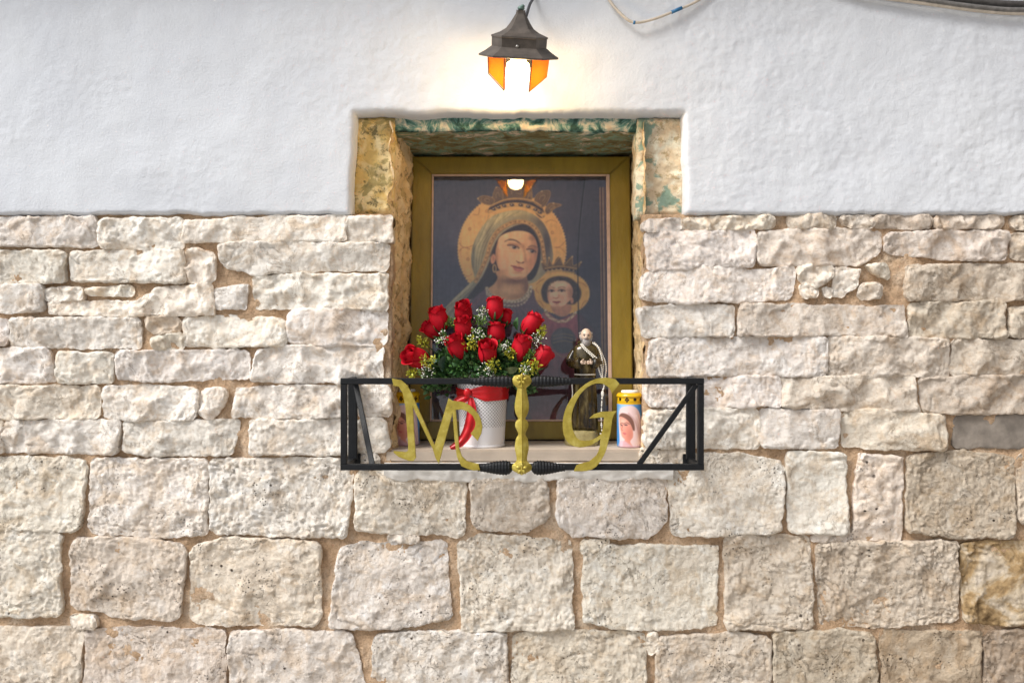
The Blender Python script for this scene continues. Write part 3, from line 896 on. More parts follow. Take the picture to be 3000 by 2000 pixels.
def paint_madonna(X, Y):
    X = (X-178.8)/.92; Y = (Y-150.5)/.92
    p = Paint(X, Y, (92, 89, 103))
    p.C += (fbm(X/420, Y/420, 1.5, 3)*9+perlin(X/30, Y/500, 3)*4)[..., None]
    p.blob(1650, 700, 300, 1200, (72, 69, 80), .7); p.blob(500, 60, 700, 260, (84, 82, 90), .6)
    G1, G2, G3 = (204, 165, 114), (214, 178, 128), (150, 104, 72)
    def mask_poly(pts, f=10): return np.clip(.5-p.sd(catmull(pts, 5, True))/f, 0, 1)
    # great halo, toothed rim, incised arcs
    a = p.ell(831, 761, 556, 566, G1, 7)
    for k in range(110):
        th = 2*PI*k/110; p.ell(831+556*math.cos(th), 761+566*math.sin(th), 10, 10, G1, 8)
    p.line([(831+532*math.cos(t), 761+542*math.sin(t)) for t in np.linspace(0, 2*PI, 60)], (186, 146, 98), 5, 8, .6)
    p.blob(380, 620, 130, 260, G2, .6, mask=a); p.blob(1290, 600, 90, 200, (196, 154, 104), .6, mask=a)
    for pts in ([(285, 700), (330, 745), (395, 740), (440, 715)], [(285, 790), (330, 748), (400, 765)], [(430, 405), (480, 410), (495, 345)], [(1270, 745), (1320, 742), (1375, 690)], [(1380, 800), (1325, 748), (1285, 752)], [(1180, 490), (1235, 465), (1300, 490)], [(310, 1010), (370, 1040), (420, 1020)]):
        p.line(pts, G3, 6, 7, .75)
    for x, y in ((395, 558), (378, 868), (1248, 596), (570, 372)):
        p.ell(x, y, 16, 16, G3, 7, .75); p.ell(x, y, 9, 9, G1, 6)
    # veil
    vo = [(900, 362), (740, 385), (610, 440), (510, 555), (445, 680), (412, 820), (422, 950), (452, 1062), (395, 1115), (320, 1185), (220, 1280), (120, 1385), (30, 1500), (-20, 1600), (120, 1600), (250, 1450), (360, 1330), (470, 1230), (560, 1160), (700, 1120), (1000, 1120), (1120, 1060), (1215, 960), (1252, 860), (1248, 770), (1222, 640), (1172, 525), (1100, 440), (1000, 385)]
    mv = p.poly(vo, (158, 147, 124), 8)
    for (x, y, rx, ry, c, al, r) in ((690, 455, 170, 46, (196, 182, 144), .95, -.5), (500, 720, 40, 200, (182, 171, 142), .9, .22), (428, 850, 26, 240, (112, 112, 104), .95, 0), (560, 690, 24, 210, (122, 113, 96), .8, .32), (1190, 700, 60, 280, (84, 79, 86), .95, 0), (1130, 500, 110, 90, (112, 103, 94), .9, .5), (455, 1010, 24, 120, (120, 116, 104), .8, 0),
                                     (300, 1230, 220, 22, (184, 174, 146), .9, -.78), (360, 1240, 220, 16, (104, 100, 96), .85, -.8), (200, 1370, 180, 22, (170, 161, 136), .8, -.8), (880, 400, 150, 26, (190, 174, 134), .8, 0), (960, 440, 60, 40, (150, 136, 108), .8, .4)):
        p.blob(x, y, rx, ry, c, al, r, mask=mv)
    for k in range(12):
        f = k/11
        pts = [(930-34*k, 380+4*k), (760-26*k, 450+20*k), (640-20*k, 590+18*k), (560-12*k, 760+6*k), (520-8*k, 920), (500-5*k, 1050)]
        p.line(pts, ((206, 192, 154), (108, 100, 84), (172, 160, 130))[k % 3], 4+3*(k % 2), 11, .5)
    for k in range(6): p.line([(520-14*k, 1060+10*k), (400-20*k, 1180+14*k), (240-22*k, 1330+12*k), (110-20*k, 1480)], ((190, 180, 150), (100, 97, 92))[k % 2], 6, 12, .5)
    # hair
    hair = [(930, 508), (820, 545), (720, 615), (650, 720), (612, 850), (570, 960), (520, 1060), (440, 1170), (360, 1280), (470, 1250), (620, 1150), (700, 1090), (980, 1090), (1060, 1050), (1110, 930), (1125, 800), (1110, 680), (1060, 580), (1000, 525)]
    mh = p.poly(hair, (68, 57, 58), 14)
    for k in range(10): p.line([(930+6*k, 530+2*k), (800-8*k, 590+6*k), (705-7*k, 690+6*k), (648-6*k, 810+4*k)], (96, 80, 72) if k % 2 else (56, 46, 48), 5, 10, .5)
    p.blob(1090, 900, 40, 160, (58, 50, 56), .8, mask=mh); p.blob(560, 1080, 60, 120, (74, 64, 68), .7, mask=mh)
    # gilt border of the veil
    t_ = [(470, 1105), (540, 960), (588, 840), (622, 720), (690, 600), (790, 528), (900, 492), (1000, 512), (1082, 585), (1130, 700), (1150, 830), (1158, 920)]
    to = [(x-(26 if x < 950 else -18), y-24) for x, y in t_]
    p.line([((a_[0]+b_[0])/2, (a_[1]+b_[1])/2) for a_, b_ in zip(t_, to)], (168, 136, 98), 40, 12, .85)
    p.line(t_, (196, 154, 108), 10, 7, .9); p.line(to, (186, 148, 104), 8, 7, .8); p.line([(x-4, y+8) for x, y in t_], (110, 80, 62), 5, 7, .7)
    for i, q_ in enumerate(catmull([((a_[0]+b_[0])/2, (a_[1]+b_[1])/2) for a_, b_ in zip(t_, to)], 5)):
        p.ell(q_[0]+5*math.sin(i*2), q_[1]+5*math.cos(i*2), 9, 6, (122, 88, 66) if i % 2 else (208, 172, 126), 6, .7, i*.6)
    # dress
    md = p.poly([(590, 1170), (430, 1280), (300, 1450), (200, 1700), (160, 2500), (1180, 2500), (1130, 1500), (1090, 1300), (1030, 1170), (850, 1290)], (110, 92, 102), 16)
    for k in range(26):
        x = 380+k*28; p.line([(620+k*15, 1330+abs(k-13)*4), (x+60, 1480), (x, 1700)], ((146, 100, 106), (84, 74, 86), (128, 112, 118))[k % 3], 7, 13, .5)
    for k in range(10): p.line([(560-k*12, 1210+k*12), (480-k*16, 1310+k*14), (420-k*18, 1420+k*14)], (150, 104, 108) if k % 2 else (92, 80, 92), 7, 12, .5)
    # neck
    mn = p.poly([(680, 985), (682, 1060), (640, 1125), (590, 1170), (650, 1245), (760, 1290), (870, 1290), (960, 1240), (1000, 1160), (985, 1060), (960, 1010)], (192, 153, 120), 12)
    p.blob(860, 1090, 150, 34, (118, 86, 74), .9, mask=mn); p.blob(700, 1100, 26, 110, (158, 120, 96), .7, mask=mn); p.blob(985, 1150, 50, 110, (122, 92, 82), .85, mask=mn); p.blob(800, 1200, 90, 50, (204, 168, 134), .7, mask=mn); p.blob(900, 1250, 120, 30, (150, 114, 92), .6, mask=mn)
    # face
    face = [(705, 640), (790, 592), (900, 575), (1000, 592), (1062, 645), (1090, 720), (1095, 800), (1075, 900), (1030, 985), (965, 1048), (900, 1076), (840, 1070), (770, 1038), (702, 978), (672, 900), (662, 800), (676, 715)]
    mf = p.poly(face, (214, 175, 140), 10)
    for (x, y, rx, ry, c, al) in ((1085, 820, 62, 230, (158, 116, 98), .85), (1010, 950, 60, 80, (178, 132, 108), .6), (800, 640, 110, 40, (216, 180, 144), .7), (930, 630, 90, 40, (208, 168, 130), .5), (750, 870, 90, 80, (214, 164, 134), .7), (1020, 880, 50, 60, (190, 138, 114), .55), (672, 840, 22, 160, (168, 124, 100), .8), (730, 1000, 60, 40, (176, 134, 108), .7), (880, 1068, 120, 22, (158, 116, 96), .8), (860, 1030, 46, 20, (216, 178, 144), .75), (1060, 640, 60, 50, (150, 112, 96), .8), (960, 700, 40, 60, (198, 156, 122), .5)):
        p.blob(x, y, rx, ry, c, al, mask=mf)
    # brows and eyes
    p.line([(758, 686), (815, 664), (875, 680), (925, 716)], (104, 82, 74), 9, 14, .9); p.line([(800, 670), (860, 674), (905, 698)], (88, 70, 64), 9, 12, .7)
    p.line([(1003, 744), (1040, 730), (1088, 746)], (104, 80, 74), 10, 14, .85)
    p.blob(855, 722, 80, 24, (162, 120, 98), .7); p.blob(1040, 764, 56, 22, (140, 102, 88), .75); p.blob(940, 735, 24, 34, (168, 126, 102), .6)
    for (ex, ey, rx, ry) in ((850, 745, 52, 15), (1035, 785, 40, 13)):
        p.ell(ex, ey+2, rx, ry, (184, 164, 148), 9, .85, .16); p.ell(ex+6, ey, 20, 17, (84, 74, 78), 8); p.ell(ex+6, ey, 10, 10, (44, 38, 42), 6)
        p.line([(ex-rx-12, ey-20), (ex-10, ey-20), (ex+rx-6, ey+2), (ex+rx, ey+12)], (74, 56, 54), 9, 8, .95); p.line([(ex-rx, ey-38), (ex-4, ey-38), (ex+rx-6, ey-14)], (146, 106, 88), 5, 10, .7)
        p.line([(ex-rx+4, ey+12), (ex, ey+24), (ex+rx-4, ey+18)], (156, 116, 98), 5, 9, .7); p.ell(ex, ey-6, 5, 5, (222, 214, 206), 5, .9)
    p.blob(850, 790, 60, 16, (186, 144, 116), .5)
    # nose and mouth
    p.line([(948, 735), (962, 800), (966, 868)], (164, 120, 98), 16, 24, .6); p.blob(922, 830, 16, 80, (224, 188, 150), .7); p.blob(925, 882, 24, 20, (220, 182, 146), .7)
    p.line([(876, 884), (896, 902), (930, 906), (955, 898)], (118, 84, 74), 9, 10, .9); p.ell(900, 900, 10, 5, (92, 62, 56), 7, .8); p.ell(944, 902, 8, 5, (92, 62, 56), 7, .8); p.blob(972, 880, 12, 26, (160, 116, 98), .6)
    p.blob(900, 925, 20, 12, (180, 136, 110), .6)
    p.poly([(825, 935), (862, 934), (890, 944), (912, 942), (952, 966), (900, 962), (850, 948)], (150, 96, 90), 8); p.poly([(836, 942), (880, 956), (952, 968), (925, 992), (885, 994), (855, 975)], (178, 116, 106), 9)
    p.line([(822, 934), (880, 953), (955, 967)], (112, 68, 66), 5, 6, .95); p.blob(890, 978, 30, 8, (200, 140, 126), .6); p.blob(890, 1006, 44, 10, (166, 124, 102), .7); p.ell(820, 934, 6, 6, (130, 88, 78), 6, .7)
    # ear, earring
    p.ell(636, 866, 26, 52, (194, 146, 120), 10, 1, .15); p.blob(640, 860, 12, 26, (160, 110, 90), .7); p.ell(650, 962, 22, 44, (186, 154, 112), 6); p.ell(652, 962, 11, 30, (84, 70, 66), 6)
    # lace collar
    for off, w, c, al in ((0, 40, (178, 160, 138), .9), (44, 22, (140, 124, 112), .7)):
        arc = [(572, 1165+off), (612, 1232+off), (710, 1282+off), (830, 1300+off), (940, 1272+off), (1005, 1200+off), (1022, 1150+off)]
        p.line(arc, c, w, 12, al)
        for i, q_ in enumerate(catmull(arc, 10)):
            p.ell(q_[0]+5*math.sin(i*1.7), q_[1]+w*.32*math.sin(i*2.3), 9, 7, ((214, 200, 176), (130, 112, 100), (190, 172, 148))[i % 3], 7, .75, i)
    # crown
    dk, gd, hi = (98, 82, 70), (166, 134, 94), (206, 174, 126)
    p.poly([(590, 395), (610, 320), (740, 262), (880, 245), (1030, 262), (1130, 310), (1170, 420), (1120, 440), (1030, 360), (870, 325), (700, 355)], dk, 9)
    for pts in ([(645, 300), (632, 210), (668, 128), (715, 150), (750, 255)], [(740, 260), (740, 150), (800, 80), (880, 60), (960, 85), (1010, 160), (1010, 258), (880, 240)], [(985, 262), (1010, 170), (1030, 125), (1040, 190), (1035, 270)], [(625, 310), (545, 300), (478, 244), (540, 214), (620, 232), (648, 270)], [(1062, 290), (1078, 215), (1140, 168), (1222, 165), (1218, 240), (1150, 335)], [(1170, 365), (1210, 300), (1260, 292), (1345, 310), (1275, 345), (1200, 405)]):
        p.poly(pts, (112, 95, 80), 9); p.line(pts+[pts[0]], gd, 7, 8, .85)
        c = np.mean(pts, axis=0)
        for f in (.35, .68): p.line([c+(np.array(q_)-c)*f for q_ in pts], gd if f > .5 else hi, 4, 7, .6)
        p.ell(pts[2][0], pts[2][1], 9, 9, hi, 7, .8)
    p.line([(612, 322), (745, 262), (890, 246), (1040, 268), (1130, 318)], gd, 16, 8); p.line([(612, 316), (745, 256), (890, 240), (1040, 262), (1130, 312)], hi, 5, 6, .8)
    p.line([(602, 352), (730, 292), (885, 272), (1035, 298), (1142, 362)], (62, 54, 58), 14, 9)
    bd_ = [(604, 378), (720, 328), (875, 305), (1030, 335), (1150, 408)]
    p.line(bd_, (190, 154, 106), 40, 10)
    for x, y in ((640, 352), (690, 332), (750, 318), (830, 308), (922, 310), (1000, 326), (1075, 358), (1120, 386)):
        p.ell(x, y, 24, 15, (66, 60, 64), 8, .9, .2); p.ell(x-4, y-4, 8, 5, (226, 206, 170), 5, .9)
    p.line([(x, y+28) for x, y in bd_], (208, 172, 122), 9, 7)
    # child: gown
    p.poly([(1100, 1480), (1180, 1400), (1310, 1480), (1490, 1420), (1600, 1520), (1680, 1700), (1700, 2500), (1040, 2500), (1050, 1800), (1070, 1600)], (148, 92, 102), 18)
    for k in range(12): p.line([(1160+k*40, 1530), (1130+k*46, 1740), (1110+k*50, 2100)], ((120, 76, 90), (170, 112, 118))[k % 2], 12, 22, .5)
    p.poly([(1500, 1430), (1620, 1520), (1720, 1760), (1720, 2500), (1600, 2500), (1560, 1800)], (80, 72, 84), 30, alpha=.85)
    a = p.ell(1345, 1212, 280, 216, (202, 162, 106), 8)
    for k in range(60):
        th = 2*PI*k/60; p.ell(1345+279*math.cos(th), 1212+215*math.sin(th), 8, 8, (202, 162, 106), 7)
    for pts in ([(1085, 1120), (1120, 1090), (1160, 1070)], [(1080, 1290), (1120, 1300), (1150, 1350)], [(1600, 1150), (1550, 1110), (1500, 1100)], [(1610, 1290), (1570, 1300), (1540, 1360)], [(1100, 1210), (1080, 1180), (1090, 1150)]): p.line(pts, (156, 104, 66), 7, 7, .75)
    # child: hair, neck, face
    p.poly([(1142, 1262), (1132, 1180), (1178, 1090), (1268, 1046), (1390, 1048), (1480, 1096), (1536, 1180), (1532, 1262), (1492, 1306), (1440, 1330), (1220, 1320), (1170, 1302)], (78, 66, 64), 16)
    p.poly([(1240, 1330), (1250, 1400), (1320, 1450), (1410, 1430), (1430, 1330)], (176, 132, 112), 12)
    mc = p.poly([(1222, 1112), (1196, 1180), (1194, 1256), (1214, 1320), (1260, 1360), (1320, 1362), (1382, 1326), (1436, 1270), (1456, 1190), (1432, 1126), (1370, 1088), (1290, 1086)], (218, 178, 150), 11)
    for (x, y, rx, ry, c, al) in ((1440, 1220, 40, 110, (160, 116, 100), .85), (1290, 1130, 70, 34, (218, 180, 152), .8), (1230, 1270, 36, 34, (216, 152, 132), .6), (1350, 1270, 44, 36, (212, 148, 128), .55), (1290, 1356, 70, 14, (160, 114, 98), .7), (1200, 1230, 16, 70, (174, 130, 110), .7), (1280, 1340, 26, 12, (218, 176, 150), .7)): p.blob(x, y, rx, ry, c, al, mask=mc)
    for (ex, ey, rx) in ((1236, 1190, 30), (1340, 1188, 36)):
        p.blob(ex, ey-6, rx+10, 18, (150, 110, 96), .75); p.ell(ex, ey+2, rx-4, 9, (176, 158, 148), 8, .8); p.ell(ex+2, ey+1, 12, 11, (60, 52, 54), 7); p.line([(ex-rx, ey+2), (ex, ey-12), (ex+rx, ey+3)], (72, 56, 54), 6, 7, .9)
        p.line([(ex-rx, ey-28), (ex, ey-38), (ex+rx+4, ey-30)], (112, 88, 78), 6, 10, .8)
    p.blob(1278, 1225, 10, 34, (222, 184, 156), .8); p.line([(1255, 1258), (1280, 1266), (1305, 1258)], (134, 88, 78), 7, 9, .85); p.blob(1312, 1240, 10, 22, (170, 124, 106), .6)
    p.poly([(1246, 1300), (1270, 1294), (1288, 1298), (1308, 1293), (1330, 1300), (1290, 1320)], (156, 92, 90), 8); p.line([(1246, 1301), (1288, 1305), (1330, 1301)], (112, 66, 66), 4, 6, .9); p.blob(1288, 1330, 24, 8, (172, 126, 108), .6)
    rc_ = random.Random(8)
    for k in range(90):
        th = rc_.uniform(PI*.92, PI*2.08); r_ = rc_.uniform(.92, 1.2); cx, cy = 1330+150*math.cos(th)*r_, 1195+118*math.sin(th)*r_
        d = rc_.uniform(0, 3.1); p.line([(cx-12*math.cos(d), cy-9*math.sin(d)), (cx+4, cy-6), (cx+12*math.cos(d), cy+9*math.sin(d))], ((110, 92, 82), (64, 54, 54), (86, 72, 68))[k % 3], 6, 8, .75)
    p.ell(1446, 1288, 16, 32, (196, 148, 126), 9); p.blob(1446, 1288, 8, 16, (160, 108, 92), .7)
    arc = [(1172, 1388), (1206, 1448), (1300, 1496), (1400, 1486), (1482, 1412)]
    p.line(arc, (186, 164, 138), 28, 10, .9)
    for i, q_ in enumerate(catmull(arc, 10)): p.ell(q_[0]+4*math.sin(i*1.9), q_[1]+9*math.sin(i*2.3), 9, 7, ((218, 200, 172), (138, 116, 100))[i % 2], 7, .75, i)
    # child: crown
    p.poly([(1170, 985), (1135, 892), (1190, 925), (1210, 850), (1250, 925), (1285, 868), (1325, 838), (1360, 925), (1400, 870), (1452, 838), (1460, 925), (1545, 895), (1490, 985), (1330, 965)], (110, 92, 76), 9)
    for pts in ([(1138, 896), (1195, 940), (1212, 856), (1248, 935)], [(1256, 930), (1322, 842), (1358, 930)], [(1368, 930), (1450, 842), (1458, 930)], [(1470, 935), (1540, 898), (1492, 970)]): p.line(pts, gd, 7, 7, .9, smooth=False)
    for x, y in ((1138, 894), (1212, 854), (1324, 842), (1452, 842), (1542, 897)): p.ell(x, y, 9, 9, hi, 7, .85)
    p.line([(1172, 962), (1330, 940), (1488, 962)], gd, 12, 8); p.line([(1176, 984), (1330, 964), (1484, 984)], (74, 64, 62), 14, 8); p.line([(1180, 1006), (1330, 986), (1478, 1006)], gd, 12, 8); p.line([(1186, 1040), (1330, 1018), (1462, 1040)], (206, 168, 114), 22, 9)
    for x in range(1200, 1470, 44): p.ell(x, 984-18*math.cos((x-1330)/90), 10, 7, (190, 164, 126), 6, .8)
    # globe, lower robes
    p.ell(1355, 1690, 130, 130, (92, 86, 92), 14)
    for dy in (-56, -22, 14): p.line([(1250, 1690+dy+12), (1355, 1680+dy), (1455, 1690+dy+8)], (168, 138, 100), 6, 7, .75)
    p.blob(1310, 1645, 56, 44, (122, 116, 120), .7); p.line([(1270, 1810), (1360, 1855), (1460, 1800)], (170, 134, 104), 11, 9, .7)
    p.blob(800, 2250, 460, 300, (72, 66, 76), .8); p.blob(1450, 2250, 330, 300, (84, 74, 84), .7)
    # long dark line with a paler one beside it, gilt lines at the right edge
    p.line([(1588, 40), (1550, 340), (1520, 640), (1508, 900), (1512, 1500), (1520, 2480)], (44, 42, 48), 9, 7, .95); p.line([(1600, 40), (1562, 340), (1532, 640), (1520, 900)], (106, 104, 116), 5, 7, .5)
    for x, c in ((1744, (182, 142, 102)), (1760, (96, 72, 64)), (1774, (196, 156, 114)), (1792, (118, 86, 72))): p.line([(x, 130), (x+8, 2480)], c, 9, 7, .9, smooth=False)
    C = p.C*(1+.04*perlin(X/24, Y/180, 9)+.03*perlin(X/180, Y/26, 5)+.05*fbm(X/40, Y/46, 3, 2))[..., None]
    for ax in (0, 1):                    # soft, faded print
        C[1:-1, 1:-1] = ((np.roll(C, 1, ax)+np.roll(C, -1, ax)+1.6*C)/3.6)[1:-1, 1:-1]
    return PGAIN*(84+(C-92)*1.32+np.array([5, 0, -7]))
PGAIN = 1.08

# ------------------------------------------------------------------ framed picture, leaning back in the niche
LEAN = math.radians(5.4)
FY0 = .215                                   # foot of the frame
pic = thing('framed_picture', 'tall ochre framed devotional picture of a crowned woman and child behind glass', 'picture', (.03, FY0, SZ+.001))
FW, FH = .714, .922
ca, sa = math.cos(LEAN), math.sin(LEAN)
def lean(V):
    """x across the frame, y depth behind its face, z up along it -> place"""
    out = []
    for x, y, z in V: out.append((.03+x, FY0 + z*sa + y*ca, SZ+.006 + z*ca - y*sa))
    return out
fr_l, fr_r, fr_t, fr_b = .064, .066, .058, .057
def rail(poly):
    V, F = extrude_poly(poly, 0, .03, .004)
    return lean(V), F
X0, X1 = -FW/2, FW/2
e = .0008
for poly in ([(X0, 0), (X0+fr_l-e, fr_b), (X0+fr_l-e, FH-fr_t), (X0, FH)], [(X1, 0), (X1, FH), (X1-fr_r+e, FH-fr_t), (X1-fr_r+e, fr_b)],
             [(X0+e, FH), (X0+fr_l, FH-fr_t+e), (X1-fr_r, FH-fr_t+e), (X1-e, FH)], [(X0+e, 0), (X1-e, 0), (X1-fr_r, fr_b-e), (X0+fr_l, fr_b-e)]):
    add('frame_rail', *rail(poly), M['frame'], pic, smooth=False)
ix0, ix1, iz0, iz1 = X0+fr_l, X1-fr_r, fr_b, FH-fr_t
for a_, b_ in (((ix0, iz0), (ix0+.006, iz1)), ((ix1-.012, iz0), (ix1, iz1)), ((ix0+.006, iz1-.006), (ix1-.012, iz1)), ((ix0+.006, iz0), (ix1-.012, iz0+.006))):
    V, F = box((a_[0]+.0003, .006, a_[1]), (b_[0]-.0003, .028, b_[1]), .0008)
    add('slip_moulding', lean(V), F, M['slip'], pic, smooth=False)
nx, nz = 330, 460
gx, gz = np.meshgrid(np.linspace(ix0, ix1, nx), np.linspace(iz0, iz1, nz))
V = np.array(lean(np.stack([gx.ravel(), np.full(gx.size, .016), gz.ravel()], -1)))
idx = np.arange(nx*nz).reshape(nz, nx)
F = np.stack([idx[:-1, :-1], idx[:-1, 1:], idx[1:, 1:], idx[1:, :-1]], -1).reshape(-1, 4)
prt = add('picture_print', V, F, M['print'], pic)
DX = 180 + (gx-ix0)/(ix1-ix0)*(1875-180); DY = 150 + (iz1-gz)/(iz1-iz0)*(2446-150)
CP = paint_madonna(DX, DY)
color_mesh(prt, CP)
V, F = box((ix0+.001, .0085, iz0+.001), (ix1-.001, .0115, iz1-.001))
add('glass_pane', lean(V), F, M['pane'], pic, smooth=False)

# ------------------------------------------------------------------ wall lamp
LY = -.20
lc = P(1519, 168, LY)
lamp = thing('wall_lamp', 'lit bronze wall lantern with flared roof and amber side panes above the niche', 'lamp', lc)
ROLL = Matrix.Rotation(math.radians(3.2), 4, 'Y') @ Matrix.Rotation(math.radians(21), 4, 'X')
def lampV(V): return [tuple(Vector(lc) + ROLL @ (Vector((v[0], v[1], v[2]*(.84 if v[2] > 0 else 1)))*.97)) for v in V]
def hexring(a_, z, fb=.86):
    b_ = a_*fb
    return [(-a_, 0, z), (-.61*a_, -b_, z), (.61*a_, -b_, z), (a_, 0, z), (.61*a_, b_, z), (-.61*a_, b_, z)]
def shell(prof, th=.003):
    out = [hexring(a_, z) for a_, z in prof]; inn = [hexring(max(a_-th, .001), z-th*.3) for a_, z in prof[::-1]]
    V, F = loft(out+inn, cap=False); n = len(out+inn)
    for k in range(6): F.append([(n-1)*6+k, (n-1)*6+(k+1) % 6, (k+1) % 6, k])
    return V, F
V, F = shell([(.111, 0), (.111, .005), (.092, .018), (.080, .029), (.076, .032), (.0765, .060)])
skirt = add('shade_skirt', lampV(V), F, M['lamp'], lamp, smooth=False)
V, F = loft([hexring(a_, z) for a_, z in [(.079, .0605), (.078, .066), (.054, .077), (.038, .089), (.028, .105), (.020, .121), (.0135, .134), (.0125, .140), (.0125, .145)]])
roof = add('shade_roof', lampV(V), F, M['lamp'], lamp, smooth=False)
mb = MB(); mb.add(*sphere((0, 0, .151), .010, 12, 8, (1, 1, .8))); mb.add(*sphere((.004, -.004, .157), .006, 8, 6))
add('finial', lampV(mb.V), mb.F, M['knob'], roof)
mb = MB(); mb.add(*sphere((-.004, -.0665, .036), .005, 10, 6, (1, .5, 1)))
add('screw', lampV(mb.V), mb.F, m_simple('screw_steel', (.4, .38, .35), .35, .7), skirt)
def pane(pts):
    pts = [Vector(q_) for q_ in pts]; n = (pts[1]-pts[0]).cross(pts[2]-pts[0]).normalized()*.003
    k = len(pts); V = [tuple(q_) for q_ in pts]+[tuple(q_+n) for q_ in pts]
    F = [list(range(k))[::-1], [k+i for i in range(k)]]+[[i, (i+1) % k, k+(i+1) % k, k+i] for i in range(k)]
    return lampV(V), F
zt = .004
for sx in (-1, 1):
    add('amber_pane', *pane([(sx*.084, -.004, zt), (sx*.037, -.064, zt), (sx*.034, -.060, -.084), (sx*.080, -.004, -.046)]), M['amber'], lamp, smooth=False)
for sx in (-1, 1):
    gb = MB()
    for a_, b_ in (((sx*.0375, -.066, zt), (sx*.0345, -.062, -.086)), ((sx*.0345, -.062, -.086), (sx*.081, -.004, -.048)), ((sx*.081, -.004, -.048), (sx*.085, -.004, zt))):
        gb.add(*bar(Vector(a_), Vector(b_), .0028))
    add('glazing_bar', lampV(gb.V), gb.F, M['lamp'], lamp, smooth=False)
V, F = loft([[(r*math.cos(2*PI*k/20), r*math.sin(2*PI*k/20), z) for k in range(20)] for r, z in [(.016, .022), (.017, .004), (.022, 0), (.0225, -.012)]])
add('socket', lampV(V), F, M['bucket_plain'], lamp)
V, F = loft([[(r*math.cos(2*PI*k/20), r*math.sin(2*PI*k/20), z) for k in range(20)] for r, z in [(.026, -.013), (.031, -.018), (.032, -.030), (.032, -.062), (.028, -.074), (.018, -.081), (.006, -.083)]])
add('bulb', lampV(V), F, M['bulb'], lamp)
mb = MB(); mb.add(*bar(lc+Vector((0, .02, .075)), lc+Vector((0, .20-.018, .075)), .04, .03)); mb.add(*box(lc+Vector((-.045, .170, .03)), lc+Vector((.045, .182, .13)), .002))
add('wall_bracket', mb.V, mb.F, M['lamp'], lamp, smooth=False)

# cables on the plaster
def cable(name, pts, r, mat, label, group=None):
    pp = [Vector(p_) for p_ in catmull([tuple(p_) for p_ in pts], 8)]
    V, F = tube(pp, r, 8)
    return tag(add(name, V, F, mat), label, 'cable', group)
cable('lamp_cable', [P(1537, 62, -.225), P(1544, 40, -.20), P(1552, 14, -.12), P(1562, -6, -.035), P(1575, -60, -.028), P(1590, -250, -.03)], .0042, M['black_rubber'], 'dark cable running up from the top of the wall lantern')
cb = cable('loose_cable', [P(1750, -160, -.03), P(1768, -40, -.03), P(1786, 2, -.032), P(1822, 44, -.036), P(1858, 66, -.038), P(1910, 58, -.038), P(1976, 33, -.036), P(2048, 0, -.032), P(2140, -70, -.03), P(2300, -190, -.03)], .0042, M['cable_beige'], 'thin sagging beige cable with a blue tape band right of the lantern')
add('blue_tape', *tube([P(1967, 37, -.0365), P(1982, 30.5, -.0362), P(1998, 23.5, -.0358)], .0052, 10), M['tape_blue'], cb)
add('blue_tape', *tube([P(1855, 66, -.038), P(1861, 67, -.038)], .0052, 10), M['tape_blue'], cb)
cb2 = [(0, .0095, 'grey_cable', -.030, 'thick dark grey cable, uppermost of the bundle in the upper right corner'), (17, .0070, 'cable_grey', -.042, 'grey cable in the middle of the bundle in the upper right corner'), (27, .0055, 'cable_beige', -.038, 'pale cable, lowest of the bundle in the upper right corner')]
M['grey_cable'] = m_simple('dark_grey_cable', (.075, .072, .072), .5, 0, .3)
for dy, r, mt, yy, lb in cb2:
    cable('bundle_cable', [P(2300, -120+dy, yy), P(2480, -50+dy, yy), P(2672, -22+dy, yy), P(2860, 4+dy, yy), P(3000, 13+dy, yy), P(3200, 2+dy, yy), P(3500, -60+dy, yy)], r, M[mt], lb, 'cables bundled along the top of the plaster')

# ------------------------------------------------------------------ iron railing with gilt letters
RY = -.165                                  # front plane of the railing
rl = thing('iron_railing', 'black iron box railing with gilt letters M and G guarding the sill', 'railing', P(1530, 1375, RY))
def rp(px, py, y=RY): return P(px, py, y)
W = .0168
tl, tr, bl_, br_ = rp(1008, 1116), rp(2052, 1116), rp(1008, 1367), rp(2052, 1367)
add('top_bar', *bar(tl-Vector((W/2, 0, 0)), tr+Vector((W/2, 0, 0)), W), M['iron'], rl, smooth=False)
add('bottom_bar', *bar(bl_-Vector((W/2, 0, 0)), br_+Vector((W/2, 0, 0)), W), M['iron'], rl, smooth=False)
add('front_post', *bar(tl-Vector((0, 0, W/2)), bl_+Vector((0, 0, W/2)), W), M['iron'], rl, smooth=False)
add('front_post', *bar(tr-Vector((0, 0, W/2)), br_+Vector((0, 0, W/2)), W), M['iron'], rl, smooth=False)
yk = -.036
for s_, f, b_ in ((1, tl, bl_), (-1, tr, br_)):
    bt, bb = Vector((f.x+.0, yk, f.z-.012)), Vector((b_.x+.0, yk, b_.z+.004))
    add('back_post', *bar(bt, bb, .026, .012), M['iron'], rl, smooth=False)
    for a_, c_ in ((f-Vector((0, 0, .002)), bt+Vector((0, 0, .010))), (b_, bb-Vector((0, 0, .004)))):
        add('side_bar', *bar(a_+Vector((0, W/2, 0)), Vector((c_.x, .012, c_.z)), W*.9), M['iron'], rl, smooth=False)
for (x_, z_) in ((bl_.x, bl_.z), (br_.x, br_.z)):
    add('wall_anchor', *box((x_-.018, -.022, z_-.016), (x_+.018, -.002, z_+.016), .002), M['iron'], rl, smooth=False)
add('diagonal_brace', *bar(P(1043, 1128, -.04), P(1091, 1362, RY+.004), .015, .006), M['iron'], rl, smooth=False)
add('diagonal_brace', *bar(rp(2040, 1126), rp(1872, 1360), .014, .007), M['iron'], rl, smooth=False)
